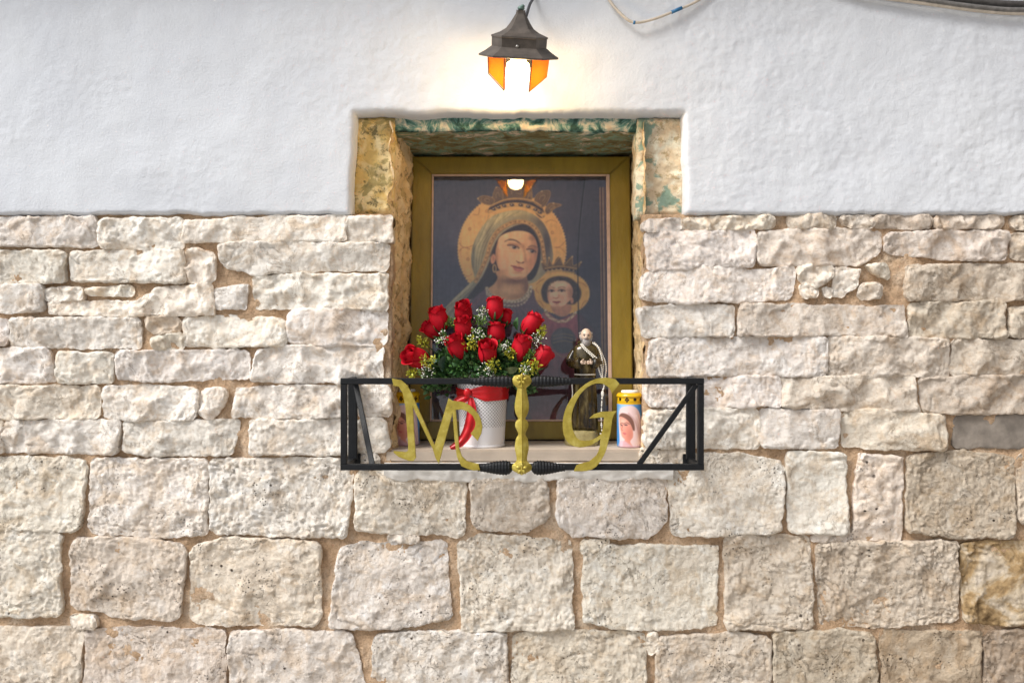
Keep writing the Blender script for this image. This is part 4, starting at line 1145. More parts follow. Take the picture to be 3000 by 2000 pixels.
def cuff(px0, px1, py, hmax, name='ribbed_leaf'):
    """ribbed forged leaf swelling along the bar from px0 (thin) to px1 (thick, rounded)"""
    rings = []; N = 44
    for i in range(N+1):
        t = i/N; c = rp(px0+(px1-px0)*t, py)
        r = .0092 + (hmax-.0092)*math.sin(min(t/.8, 1)*PI/2)**1.5
        if t > .8: r = hmax*math.sqrt(max(0, 1-((t-.8)/.2)**2*.75))
        r *= 1 + (.05 if (i % 4) < 2 else -.04)
        rings.append([(c.x, c.y-.004 + math.cos(a_)*r*.72, c.z + math.sin(a_)*r) for a_ in [2*PI*k/12 for k in range(12)]])
    V, F = loft(rings); add(name, V, F, M['iron'], rl, smooth=False)
cuff(1380, 1507, 1117, .0155); cuff(1672, 1556, 1117, .0155)
cuff(1400, 1500, 1369, .0195); cuff(1655, 1558, 1369, .0195)
def c2(x, y): p = rp(980+x/3.92, 1080+y/3.92, RY-.011); return (p.x, p.z)
def c3(x, y): p = rp(1480+x/3.408, 940+y/3.408, RY-.011); return (p.x, p.z)
MP = [(660,110),(770,130),(840,190),(890,280),(935,390),(1040,625),(1150,870),(1230,610),(1310,335),(1360,368),(1430,372),(1500,388),(1560,422),(1610,465),(1655,520),(1682,580),(1700,660),(1688,740),(1645,825),(1565,742),(1600,695),(1618,650),(1618,600),(1590,540),(1530,490),(1460,465),(1395,470),(1410,640),(1432,900),(1465,1000),(1520,1055),(1590,1075),(1655,1090),(1672,1160),(1600,1165),(1530,1145),(1460,1115),(1425,1050),(1405,1000),(1378,800),(1360,560),(1355,520),(1280,790),(1225,1000),(1200,1090),(1160,1020),(1130,920),(1030,710),(930,500),(905,440),(915,700),(930,900),(938,1020),(910,1055),(860,1055),(740,1010),(680,960),(680,942),(760,948),(820,955),(845,940),(848,880),(830,640),(815,430),(785,280),(740,205),(680,195)]
GP = [(1140,625),(1100,580),(1050,568),(1000,565),(950,568),(900,580),(850,600),(800,630),(750,670),(700,720),(655,778),(620,840),(595,900),(580,960),(573,1020),(575,1080),(583,1130),(600,1170),(620,1203),(650,1230),(690,1250),(740,1260),(790,1256),(830,1245),(880,1225),(920,1200),(948,1180),(945,1250),(930,1300),(910,1340),(840,1400),(740,1425),(710,1440),(685,1497),(760,1498),(810,1494),(860,1482),(910,1450),(950,1400),(985,1340),(1010,1280),(1050,1120),(1070,980),(1085,935),(1112,898),(960,905),(885,930),(840,970),(970,962),(985,965),(980,1050),(960,1125),(920,1158),(880,1180),(840,1192),(800,1195),(770,1193),(740,1185),(710,1158),(690,1120),(672,1075),(665,1030),(662,980),(665,930),(678,875),(700,820),(722,775),(750,730),(785,690),(820,660),(860,638),(900,625),(940,622),(980,630),(1012,647),(1040,670),(1055,697),(1065,725)]
tag(add('letter_m', *extrude_poly([c2(*q_) for q_ in MP], RY-.016, RY-.009, .0012), M['brass'], rl, smooth=False), 'gilt calligraphic letter M')
tag(add('letter_g', *extrude_poly([c3(*q_) for q_ in GP], RY-.016, RY-.009, .0012), M['brass'], rl, smooth=False), 'gilt calligraphic letter G')
prof = [(536, 30), (545, 70), (575, 92), (605, 98), (640, 76), (665, 48), (690, 46), (740, 55), (800, 66), (860, 71), (910, 64), (950, 48), (975, 36), (1000, 56), (1030, 66), (1060, 64), (1100, 44), (1135, 36), (1170, 56), (1220, 66), (1270, 70), (1330, 58), (1385, 52), (1410, 66), (1440, 96), (1480, 98), (1510, 60), (1530, 12)]
rings = []
cp = catmull(prof, 3)
for y_, hw in cp:
    p = rp(1480+166/3.408, 940+y_/3.408, RY-.010); h_ = hw/3.408*.934/1000
    d_ = .010 if 660 < y_ < 1400 else .016
    rings.append([(p.x-h_, p.y, p.z), (p.x-h_*.55, p.y-d_*.55, p.z), (p.x-h_*.12, p.y-d_*.8, p.z), (p.x, p.y-d_, p.z), (p.x+h_*.12, p.y-d_*.8, p.z), (p.x+h_*.55, p.y-d_*.55, p.z), (p.x+h_, p.y, p.z), (p.x, p.y+.006, p.z)])
V, F = loft(rings)
orn = tag(add('leaf_baluster', V, F, M['brass'], rl, smooth=False), 'gilt baluster of overlapping leaves between the letters')
for y_, n_ in ((585, 5), (1470, 5)):
    p = rp(1480+166/3.408, 940+y_/3.408, RY-.020)
    for k in range(n_):
        a_ = 2*PI*k/n_+.3; R_ = .019
        pts = [p+Vector((math.cos(a_)*R_*t, -.004*math.sin(t*PI), math.sin(a_)*R_*t)) for t in np.linspace(.1, 1, 7)]
        V, F = tube(pts, [.0046*math.sin(PI*(.12+.86*t)) for t in np.linspace(0, 1, 7)], 6, True, .5)
        add('leaf', V, F, M['brass'], orn)

# ------------------------------------------------------------------ white bucket with ribbon
BC = P(1413, 1311, .095); BC.z = SZ
bk = thing('flower_bucket', 'white lace-cut metal bucket tied with a red ribbon, standing on the sill', 'bucket', BC)
def ring(r, z, n=72): return [(BC.x+r*math.sin(2*PI*k/n), BC.y-r*math.cos(2*PI*k/n), BC.z+z) for k in range(n)]
BH = .222
rb, rt = .0665, .0795
def brad(z): return rb+(rt-rb)*z/BH
n = 120; Vb, Fb = [], []
zz = list(np.linspace(.004, BH, 16))
for z in zz: Vb += ring(brad(z), z, n)
top = []
for k in range(n):
    s_ = abs(math.sin(k/n*PI*11)); r = brad(BH)+.001
    a_ = 2*PI*k/n; top.append((BC.x+r*math.sin(a_), BC.y-r*math.cos(a_), BC.z+BH+.002+.014*s_**.7))
Vb += top
for i in range(len(zz)):
    for k in range(n): Fb.append([i*n+k, i*n+(k+1) % n, (i+1)*n+(k+1) % n, (i+1)*n+k])
body = add('bucket_body', Vb, Fb, M['lace'], bk, origin=BC)
V, F = tube([Vector(v) for v in top]+[Vector(top[0])], .0013, 6, False)
add('scalloped_rim', V, F, M['bucket_plain'], body)
V, F = loft([ring(rb+.0012, .0, 48), ring(rb+.002, .004, 48), ring(rb+.0015, .008, 48)]); add('base_rim', V, F, M['bucket_plain'], bk)
V, F = loft([ring(brad(z)-.006, z, 40) for z in (.004, .1, .195)]); add('pot_liner', V, F, M['liner'], bk)
def band(z_top, z_bot, r_add, a0, a1, N=70):
    V, F = [], []
    for i in range(N+1):
        a_ = a0+(a1-a0)*i/N
        for j in range(9):
            t = j/8; z = z_top(a_)*(1-t)+z_bot(a_)*t
            r = brad(z)+r_add+.0014*math.sin(t*17+a_*4)+.001*math.sin(a_*9)
            V.append((BC.x+r*math.sin(a_), BC.y-r*math.cos(a_), BC.z+z))
    for i in range(N):
        for j in range(8): F.append([i*9+j, i*9+j+1, (i+1)*9+j+1, (i+1)*9+j])
    return V, F
KA = -.55   # angle of the knot
wd = lambda a_: min(1, .25+1.1*abs(((a_-KA+PI) % (2*PI))-PI))
ribbon = add('ribbon', *band(lambda a_: .176+.009*math.sin(a_)+.011*wd(a_), lambda a_: .170+.003*math.sin(a_)-.030*wd(a_), .0035, KA-PI, KA+PI), M['ribbon'], bk)
def onb(a_, z, off): r = brad(z)+off; return Vector((BC.x+r*math.sin(a_), BC.y-r*math.cos(a_), BC.z+z))
kn = onb(KA+.05, .166, .010)
V, F = sphere(kn, .011, 14, 10, (1.1, .7, 1.2)); add('knot', V, F, M['ribbon'], ribbon)
def strip(cpts, widths, wav=.002):
    cp_ = [Vector(p_) for p_ in catmull([tuple(p_) for p_ in cpts], 8)]; N = len(cp_)
    wi = np.interp(np.linspace(0, 1, N), np.linspace(0, 1, len(widths)), widths)
    V, F = [], []
    for i, c in enumerate(cp_):
        t = (cp_[min(i+1, N-1)]-cp_[max(i-1, 0)]).normalized(); s_ = t.cross(Vector((0, -1, 0))).normalized()
        for j in range(7):
            u = j/6-.5; V.append(tuple(c+s_*u*wi[i]+Vector((0, -wav*math.cos(u*PI*3)*1.5+.001*math.sin(i*.7), 0))))
    for i in range(N-1):
        for j in range(6): F.append([i*7+j, i*7+j+1, (i+1)*7+j+1, (i+1)*7+j])
    return V, F
def bp(x, y, dep): return P(980+x/3.92, 1080+y/3.92, dep)
add('ribbon_tail', *strip([bp(1560, 330, .018), bp(1575, 450, .012), bp(1565, 600, .010), bp(1520, 740, .010), bp(1440, 850, .006), bp(1330, 912, .004)], [.014, .026, .033, .031, .026, .012]), M['ribbon'], ribbon)
add('ribbon_tail', *strip([bp(1550, 320, .018), bp(1480, 350, .016), bp(1420, 385, .018), bp(1370, 440, .022)], [.014, .026, .03, .02]), M['ribbon'], ribbon)

# ------------------------------------------------------------------ roses
def petal_mesh(span, rbase, rmax, rtip, h, curl, a_off=0.0, nu=12, nv=12, fold=0.0):
    V, F = [], []
    for j in range(nv+1):
        t = j/nv
        r = rbase+(rmax-rbase)*math.sin(min(t/.55, 1)*PI/2)**.8
        if t > .55: r += (rtip-rmax)*((t-.55)/.45)**1.4
        cz = h*t
        for i in range(nu+1):
            u = i/nu*2-1
            wdt = span/2*math.sin(PI*(.16+.64*min(t, 1)))**.7
            a_ = a_off+u*wdt
            top_ = 1-.16*abs(u)**2.4
            z = cz*top_
            rr = r*(1+.05*u*u) + fold*u
            if t > .82: 
                k = ((t-.82)/.18); rr += curl*k*k*(1-.3*u*u); z -= curl*.55*k*k*k
            V.append((rr*math.cos(a_), rr*math.sin(a_), z))
    for j in range(nv):
        for i in range(nu):
            F.append([j*(nu+1)+i, j*(nu+1)+i+1, (j+1)*(nu+1)+i+1, (j+1)*(nu+1)+i])
    return V, F
H = .068
PM = {}
for k, (span, rb_, rm, rti, h, cu) in enumerate([(3.0, .006, .0225, .0185, H*.95, .006), (2.8, .006, .0205, .0155, H*.99, .003), (2.7, .005, .0165, .0105, H*1.0, .0)]):
    V, F = petal_mesh(span, rb_, rm, rti, h, cu, fold=.0008*(k == 0)); PM[k] = mk_mesh('petal', V, F, M['rose'])
V, F = [], []
for i in range(61):
    t = i/60; a_ = t*4.6*PI; r = .002+.0085*t; 
    for z in (.016, .040, H*(1.0-.05*(1-t))): V.append((r*math.cos(a_)*(1 if z < .05 else .96), r*math.sin(a_)*(1 if z < .05 else .96), z))
for i in range(60):
    for j in range(2): F.append([i*3+j, (i+1)*3+j, (i+1)*3+j+1, i*3+j+1])
PM['c'] = mk_mesh('heart', V, F, M['rose'])
mb = MB()
mb.add(*sphere((0, 0, .001), .0075, 10, 6, (1, 1, .9)))
for k in range(5):
    a_ = 2*PI*k/5
    pts = [Vector((math.cos(a_)*r, math.sin(a_)*r, z)) for r, z in ((.004, 0), (.014, .006), (.021, .016), (.024, .026))]
    V, F = tube(pts, [.004, .0055, .004, .0008], 6, True, .25); mb.add(V, F)
PM['s'] = mk_mesh('calyx', mb.V, mb.F, M['leaf_d'])
def leaf_geo(L_, w, fold=.25, n=6):
    V, F = [], []
    for i in range(n+1):
        t = i/n; hw = w/2*math.sin(PI*min(1, t*.94+.04))**.8; z = .18*L_*math.sin(t*PI*.9)
        V += [(t*L_, -hw, z+hw*fold), (t*L_, 0, z), (t*L_, hw, z+hw*fold)]
    for i in range(n):
        for j in (0, 1): F.append([i*3+j, (i+1)*3+j, (i+1)*3+j+1, i*3+j+1])
    return V, F
PM['l'] = mk_mesh('leaf', *leaf_geo(.05, .03), M['leaf_d'])
PM['l2'] = mk_mesh('leaf', *leaf_geo(.055, .034), M['leaf_b'])
ROSES = [  # crop x, y, depth, size, tilt right, tilt to viewer, label
 (635, 410, .055, 1.06, -16, 22, 'upright red rosebud at the upper left of the bouquet'),
 (545, 545, .070, .92, -52, 25, 'red rosebud leaning left behind the upper left rosebud'),
 (950, 330, .075, 1.08, -6, 46, 'open red rose with a spiral top left of the tallest rose'),
 (945, 520, .035, 1.0, -6, 34, 'red rose in front of the open spiral rose, left of centre'),
 (1350, 265, .060, .95, 3, 12, 'tallest red rosebud at the top middle of the bouquet'),
 (1490, 385, .095, .72, 14, 10, 'small dark red rosebud half hidden behind the tallest rose'),
 (1365, 590, .055, .98, 4, 14, 'red rosebud just below the tallest rose'),
 (1815, 470, .060, 1.02, 34, 18, 'red rosebud leaning right at the upper right of the bouquet'),
 (1685, 775, .030, 1.10, 12, 24, 'red rosebud right of centre with curled tip petals'),
 (870, 765, .020, 1.06, -24, 34, 'red rose in the lower left middle, below the paired spiral roses'),
 (1255, 830, .000, 1.04, 4, 50, 'red rose facing forward at the front centre of the bouquet'),
 (350, 905, .015, 1.18, -66, 55, 'wide open red rose drooping at the far left of the bouquet'),
 (1935, 900, .035, 1.08, 42, -12, 'red rose drooping at the far right of the bouquet beside the figurine'),
]
stem_root = Vector((BC.x, BC.y, BC.z+.17))
rgr = random.Random(5)
for (cx, cy, dep, sc, tr_, tf, lb) in ROSES:
    tf = tf*.62; sc = sc*1.14
    c = P(1140+cx/4.356, 840+cy/4.356, dep)
    ax = Vector((math.sin(math.radians(tr_))*math.cos(math.radians(tf)), -math.sin(math.radians(tf)), math.cos(math.radians(tr_))*math.cos(math.radians(tf))))
    base = c-ax*H*sc*.52
    t = thing('rose', lb, 'rose', base, 'red roses in the white bucket')
    t.rotation_euler = (ax.to_track_quat('Z', 'Y') @ Euler((0, 0, rgr.uniform(0, 6.28))).to_quaternion()).to_euler()
    t.scale = (sc, sc, sc)
    def part(nm, key, rz, parent=t, s=1.0, loc=(0, 0, 0), rot=None):
        o = bpy.data.objects.new(nm, PM[key]); o.parent = parent
        o.rotation_euler = rot or (0, 0, rz); o.scale = (s, s, s); o.location = loc; COL.objects.link(o); return o
    ph = rgr.uniform(0, 6.28)
    for k in range(3): part('petal', 0, ph+k*2.094+rgr.uniform(-.2, .2), s=rgr.uniform(.94, 1.05))
    for k in range(3): part('petal', 1, ph+1.05+k*2.094, s=rgr.uniform(.96, 1.03))
    for k in range(2): part('petal', 2, ph+.5+k*3.14)
    part('heart', 'c', ph)
    cal = part('calyx', 's', ph)
    inv = (Matrix.Translation(base) @ t.rotation_euler.to_matrix().to_4x4() @ Matrix.Scale(sc, 4)).inverted()
    mid = (base*0.5+stem_root*.5)+Vector((0, .01, .012))-ax*.01
    pts = [inv @ Vector(p_) for p_ in catmull([tuple(base), tuple(base-ax*.02), tuple(mid), tuple(stem_root)], 5)]
    V, F = tube(pts, .0022, 6)
    so_ = add('stem', V, F, M['stem'], t, local=True)
    for k in range(2):
        part('leaf', 'l' if k else 'l2', 0, s=rgr.uniform(.6, .95), loc=tuple(pts[3+k*2]), rot=(rgr.uniform(-.6, .6), rgr.uniform(-.3, .6), rgr.uniform(0, 6.28)))

# dense green filler: one mass nobody could count
mb = MB(); rl_ = random.Random(3)
lv, lf = leaf_geo(1, .5, .2, 3)
def place_leaf(mb, pos, d, L_, roll):
    qn = d.to_track_quat('X', 'Z') @ Euler((roll, 0, 0)).to_quaternion()
    mb.add([tuple(Vector(pos)+qn @ (Vector(v)*L_)) for v in lv], lf)
cen = P(1408, 1085, .085)
for i in range(5200):
    u = Vector((rl_.gauss(0, 1), rl_.gauss(0, 1), abs(rl_.gauss(0, .9))-.15)).normalized()*rl_.uniform(.25, 1)**.6
    p_ = cen+Vector((u.x*.165, u.y*.078, u.z*.120 - .045*abs(u.x)))
    if p_.z < BC.z+BH-.012 and abs(p_.x-BC.x) < .088: p_.z += .03
    d = (u+Vector((rl_.gauss(0, .5), rl_.gauss(0, .5), rl_.gauss(0, .5)))).normalized()
    place_leaf(mb, p_, d, rl_.uniform(.012, .030), rl_.uniform(0, 6.28))
tag(mb.build('filler_foliage', M['leaf_d']), 'dense dark green filler foliage between the roses in the bucket', 'foliage', kind='stuff')
mb = MB()
for i in range(1500):
    u = Vector((rl_.gauss(0, 1), rl_.gauss(-.5, .8), abs(rl_.gauss(0, .9))-.1)).normalized()*rl_.uniform(.75, 1.05)
    p_ = cen+Vector((u.x*.165, u.y*.080, u.z*.122 - .045*abs(u.x)))
    if p_.z < BC.z+BH-.006 and abs(p_.x-BC.x) < .088: p_.z += .03
    place_leaf(mb, p_, (u+Vector((rl_.gauss(0, .6), rl_.gauss(0, .6), rl_.gauss(0, .6)))).normalized(), rl_.uniform(.010, .022), rl_.uniform(0, 6.28))
tag(mb.build('fresh_foliage', M['leaf_m']), 'fresher green leaflets over the surface of the bouquet', 'foliage', kind='stuff')
# broad leaves that can be told apart
LV = [(700, 980, 210, 265, .010, 'l2b', 'broad grey green leaf drooping over the bucket rim at the left'), (850, 950, 150, 250, .010, 'd', 'dark rounded leaf below the lower left rose'), (1560, 1045, 190, 10, .010, 'g', 'flat olive leaf just left of the right end of the railing leaf'),
      (1640, 470, 170, 85, .07, 'd', 'pointed dark leaf standing between the middle and right roses'), (990, 1075, 190, 200, .015, 'g', 'long olive leaf lying over the rim left of centre'), (700, 560, 120, 320, .04, 'd', 'dark leaf under the upper left rosebud'), (1730, 560, 110, 160, .05, 'd', 'dark leaf under the right leaning rosebud')]
M['leaf_o'] = m_simple('olive_leaf', (.10, .13, .05), .45, 0, .3, 45)
for (x, y, L_, an, dep, c_, lb) in LV:
    p_ = P(1140+x/4.356, 840+y/4.356, dep); a_ = math.radians(an); L2 = L_/4.356/1000
    V, F = leaf_geo(L2, L2*.55, .22, 8)
    qn = Vector((math.cos(a_), -.25, math.sin(a_))).to_track_quat('X', 'Y') @ Euler((.5, 0, 0)).to_quaternion()
    V = [tuple(p_+qn @ Vector((v[0]-L2*.5, v[1], v[2]))) for v in V]
    tag(add('broad_leaf', V, F, M[{'l2b': 'leaf_b', 'd': 'leaf_d', 'g': 'leaf_o'}[c_]]), lb, 'leaf', 'broad leaves among the roses')
# yellow sprigs and white blossom sprigs
def sprig(x, y, dep, R_, n_, seed):
    rg = random.Random(seed); c = P(1140+x/4.356, 840+y/4.356, dep); A, S = MB(), MB()
    root = c*.6+stem_root*.4
    for k in range(n_):
        d = Vector((rg.gauss(0, 1), rg.gauss(-.5, .6), rg.gauss(.2, 1))).normalized()
        e_ = c+d*R_*rg.uniform(.35, 1.0)
        S.add(*tube([root.lerp(c, .55), c+d*R_*.2, e_], .0006, 4))
        yield_ = (e_, d); 
        for j in range(3):
            place_leaf(A, e_+Vector((rg.gauss(0, .002), rg.gauss(0, .002), rg.gauss(0, .002))), (d+Vector((rg.gauss(0, .8), rg.gauss(0, .8), rg.gauss(0, .8)))).normalized(), rg.uniform(.006, .011), rg.uniform(0, 6))
    return c, A, S
YS = [(500, 950, -.015, .024, 'bright yellow sprig in front of the far left rose'), (420, 700, .05, .016, 'small yellow sprig above the far left rose'), (1045, 720, .005, .020, 'yellow sprig between the lower left rose and the front centre rose'), (1160, 440, .04, .021, 'yellow green sprig left of the tallest rose'),
      (1330, 1000, -.01, .021, 'yellow sprig right under the front centre rose'), (1770, 1040, .005, .022, 'yellow sprig over the railing under the far right rose'), (1860, 1000, .0, .014, 'small yellow sprig touching the far right rose'), (1950, 570, .05, .014, 'yellow sprig tip under the right leaning rosebud'),
      (290, 1100, .0, .013, 'tiny yellow sprig at the lower left edge of the bouquet'), (790, 460, .05, .018, 'yellow green sprig between the two upper left roses'), (1560, 840, .01, .014, 'little yellow sprig left of the curled right of centre rosebud'), (1800, 880, .01, .014, 'green yellow sprig between the two lower right roses')]
for i, (x, y, dep, R_, lb) in enumerate(YS):
    rg = random.Random(i+40); c = P(1140+x/4.356, 840+y/4.356, dep); A, S = MB(), MB(); root = c.lerp(stem_root, .4)
    for k in range(26):
        d = Vector((rg.gauss(0, 1), rg.gauss(-.5, .6), rg.gauss(.2, 1))).normalized(); e_ = c+d*R_*rg.uniform(.3, 1.0)
        S.add(*tube([root, c+d*R_*.1, e_], .0006, 4))
        for j in range(3):
            place_leaf(A, e_+Vector((rg.gauss(0, .002), rg.gauss(0, .002), rg.gauss(0, .002))), (d+Vector((rg.gauss(0, .8), rg.gauss(0, .8), rg.gauss(0, .8)))).normalized(), rg.uniform(.006, .012), rg.uniform(0, 6))
    t = thing('yellow_sprig', lb, 'sprig', c, 'yellow sprigs among the roses')
    A.build('leaflets', M['leaf_y'] if i not in (3, 9, 11) else M['leaf_g'], t); S.build('stem', M['stem'], t)
WS = [(1180, 350, .045, .026, 'white blossom sprig left of the tallest rose, highest of the white sprigs'), (690, 680, .02, .030, 'white blossom sprig between the upper left and lower left roses'), (1120, 620, .01, .030, 'white blossom sprig in the middle, right of the stacked roses'), (1480, 770, .01, .022, 'white blossom sprig right of the front centre rose'),
      (480, 1090, -.01, .030, 'white blossom sprig at the lower left above the railing'), (1240, 1060, -.005, .030, 'white blossom sprig over the bucket rim at the front'), (1900, 690, .03, .030, 'white blossom sprig between the right leaning and far right roses'), (1740, 1060, .0, .020, 'white blossom sprig at the lower right above the gilt baluster')]
for i, (x, y, dep, R_, lb) in enumerate(WS):
    rg = random.Random(i+70); c = P(1140+x/4.356, 840+y/4.356, dep); A, S, G_ = MB(), MB(), MB(); root = c.lerp(stem_root, .4)
    for k in range(34):
        d = Vector((rg.gauss(0, 1), rg.gauss(-.6, .6), rg.gauss(.2, 1))).normalized(); e_ = c+d*R_*rg.uniform(.25, 1.0)
        S.add(*tube([root, c, e_], .0005, 4)); A.add(*sphere(e_, rg.uniform(.0013, .0024), 6, 4))
        if k % 2: place_leaf(G_, c+d*R_*.6, (d+Vector((rg.gauss(0, .6), rg.gauss(0, .6), rg.gauss(0, .6)))).normalized(), rg.uniform(.007, .013), rg.uniform(0, 6))
    t = thing('white_sprig', lb, 'sprig', c, 'white blossom sprigs among the roses')
    A.build('blossoms', M['white'], t); S.build('stem', M['stem'], t); G_.build('leaflets', M['leaf_g'], t)

# ------------------------------------------------------------------ votive candles with printed sleeves
def paint_label(X, Y):
    p = Paint(X, Y, (70, 140, 205))
    p.blob(1180, 900, 90, 90, (190, 215, 240), .9); p.blob(1380, 870, 90, 60, (40, 110, 190), .6); p.blob(1360, 1150, 60, 200, (90, 160, 215), .6)
    m_ = p.poly([(1190, 862), (1260, 860), (1320, 920), (1352, 1020), (1372, 1180), (1380, 1290), (1250, 1290), (1130, 1290), (1120, 1180), (1105, 1000), (1120, 900)], (232, 205, 205), 10)
    p.blob(1330, 1100, 26, 180, (196, 160, 160), .8, -.15, mask=m_); p.line([(1215, 930), (1270, 1000), (1310, 1110), (1350, 1280)], (190, 150, 148), 10, 14, .8)
    p.line([(1290, 950), (1330, 1060), (1360, 1240)], (246, 228, 226), 12, 14, .8)
    h_ = p.poly([(1120, 950), (1160, 930), (1220, 950), (1262, 1010), (1270, 1100), (1220, 1060), (1180, 990), (1120, 975)], (122, 84, 74), 12)
    f = p.poly([(1124, 968), (1170, 975), (1215, 1010), (1250, 1080), (1255, 1160), (1230, 1210), (1270, 1290), (1170, 1290), (1160, 1220), (1180, 1190), (1150, 1160), (1138, 1120), (1126, 1080), (1120, 1020)], (224, 158, 140), 9)
    p.blob(1220, 1140, 40, 90, (206, 120, 104), .7, mask=f); p.blob(1160, 1010, 30, 24, (240, 190, 172), .7, mask=f)
    p.line([(1128, 1040), (1150, 1028), (1172, 1036)], (120, 84, 80), 6, 7); p.line([(1178, 1028), (1200, 1022), (1222, 1036)], (120, 84, 80), 6, 7)
    p.ell(1190, 1044, 15, 7, (86, 64, 72), 6); p.ell(1145, 1050, 11, 6, (86, 64, 72), 6)
    p.line([(1160, 1050), (1146, 1090), (1158, 1100)], (176, 96, 88), 7, 7, .8); p.poly([(1156, 1122), (1180, 1120), (1196, 1130), (1176, 1144)], (204, 112, 112), 7)
    p.poly([(1110, 1230), (1170, 1200), (1260, 1250), (1390, 1230), (1390, 1300), (1110, 1300)], (206, 176, 196), 16, alpha=.7)
    return p.C
def paint_lid(X, Y):
    p = Paint(X, Y, (214, 170, 20))
    p.C += (14*np.sin(Y/7))[..., None]*np.array([1, .9, .3])
    for k, x in enumerate(np.arange(900, 1640, 75)):
        if k % 2:
            p.ell(x, 800, 16, 16, (38, 24, 6), 4)
        else:
            p.ell(x, 788, 9, 11, (38, 24, 6), 4); p.ell(x-12, 804, 10, 9, (38, 24, 6), 4); p.ell(x+12, 804, 10, 9, (38, 24, 6), 4); p.ell(x, 818, 7, 12, (38, 24, 6), 4)
    return p.C
def candle(px, dep, label, turn):
    c = P(px, 1311, dep); c.z = SZ+.0005
    t = thing('votive_candle', label, 'candle', c, 'votive candles at the ends of the sill')
    R_, hb, hl = .0385, .129, .163
    def cyl(rz, n=144):
        V = [(c.x+r*math.sin(2*PI*k/n), c.y-r*math.cos(2*PI*k/n), c.z+z) for r, z in rz for k in range(n)]
        F = [[j*n+k, j*n+(k+1) % n, (j+1)*n+(k+1) % n, (j+1)*n+k] for j in range(len(rz)-1) for k in range(n)]
        TH = np.array([((2*PI*k/n+PI) % (2*PI))-PI for r, z in rz for k in range(n)]); return V, F, TH
    rz = [(R_*.9, 0), (R_*.985, .002)]+[(R_, z) for z in np.linspace(.004, hb-.004, 96)]+[(R_*.985, hb)]
    V, F, TH = cyl(rz); o = add('printed_sleeve', V, F, M['label'], t)
    Z = np.array([z for r, z in rz for k in range(144)])
    X = 1242+118*(((TH-turn+PI) % (2*PI))-PI); Y = 1270-(Z/hb)*425
    color_mesh(o, paint_label(X[None, :], Y[None, :])[0])
    rz = [(R_*.985, hb)]+[(R_*.99, z) for z in np.linspace(hb+.0005, hb+.020, 22)]+[(R_*1.04, hb+.021), (R_*1.05, hb+.024), (R_*1.03, hb+.027), (R_*.95, hb+.032), (R_*.80, hb+.034), (R_*.6, hb+.034)]
    V, F, TH = cyl(rz); o = add('gold_lid', V, F, M['lid'], t)
    Z = np.array([z for r, z in rz for k in range(144)])
    color_mesh(o, paint_lid((1242+118*TH)[None, :], (848-(Z-hb)/.034*110)[None, :])[0])
    V, F, TH = cyl([(R_*.66, hb+.033), (R_*.68, hb+.038), (R_*.62, hb+.0405), (.001, hb+.041)], 40); add('cap', V, F, M['white'], t)
candle(1845, .075, 'bright votive candle with blue sleeve and gold lid at the right end of sill', 0.0)
candle(1192, .125, 'votive candle in shade at the left end of the sill behind the letter M', .15)

# ------------------------------------------------------------------ monk figurine with rosary
SY = .115
fx = P(1705, 1311, SY)
fc = Vector((fx.x, SY, SZ))
fig = thing('monk_figurine', 'glazed brown statuette of a bearded friar with folded sleeves standing on the sill', 'figurine', fc)
def fp(x, y, dy=0.0):
    """design coordinates (pixels of a close view) -> place, around the figurine's own axis"""
    return Vector((fc.x+(x-800)/3.408*1.046/1000+.010, fc.y+dy, fc.z+(1265-y)/3.408*1.046/1000))
def oval(x, y, rx, ry, n=40, fold=0.0, nf=9, ph=0.0, cy=0.0):
    c = fp(x, y, cy)
    out = []
    for k in range(n):
        a_ = 2*PI*k/n; m_ = 1+fold*math.sin(nf*a_+ph)+fold*.5*math.sin((nf*2+1)*a_+ph*2)
        out.append((c.x+rx*m_*math.cos(a_), c.y+ry*m_*math.sin(a_), c.z))
    return out
# base
rings = [oval(768, y, r, r*.8, 40, .03, 5) for y, r in ((1265, .048), (1255, .052), (1200, .051), (1140, .047), (1118, .044))]
V, F = loft(rings); add('base', V, F, M['statue_base'], fig)
rings = [oval(768, y, r, r*.75, 30, .05, 4, 1) for y, r in ((1180, .030), (1160, .033), (1120, .030), (1112, .026))]
V, F = loft([[(p_[0], p_[1]-.012, p_[2]) for p_ in r] for r in rings]); add('plinth_relief', V, F, M['statue_base'], fig)
# habit: one continuous body surface
spec = [(1112, .036, .027, .10), (1060, .037, .028, .10), (950, .036, .027, .09), (820, .0345, .0262, .08), (700, .0325, .0252, .07), (600, .0315, .0248, .05), (560, .0305, .0245, .03), (520, .0315, .0250, .03), (450, .0345, .027, .02), (380, .0365, .027, .02), (320, .0375, .025, .01), (285, .034, .022, .01), (268, .024, .018, 0), (255, .014, .013, 0), (240, .011, .011, 0)]
rings = [oval(795+12*(y_ > 600)*0, y_, a_, b_, 54, f_, 9, y_*.0016) for y_, a_, b_, f_ in spec]
V, F = loft(rings); add('habit', V, F, M['habit'], fig)
# cape and hood
rings = [oval(800, y_, a_, b_, 44, f_, 7, .4) for y_, a_, b_, f_ in ((415, .041, .031, .03), (400, .0415, .0315, .03), (350, .0405, .030, .02), (310, .038, .027, .01), (285, .034, .0235, .0), (262, .024, .018, .0), (248, .0155, .0145, 0), (240, .017, .016, 0), (236, .015, .0145, 0))]
V, F = loft(rings); cape = add('cape', V, F, M['cape'], fig)
V, F = loft([[(p_[0], p_[1]+.006, p_[2]) for p_ in oval(800, y_, r, r*.9, 24)] for y_, r in ((275, .020), (255, .0235), (235, .0235), (225, .019), (222, .014))]); add('hood', V, F, M['cape'], cape)
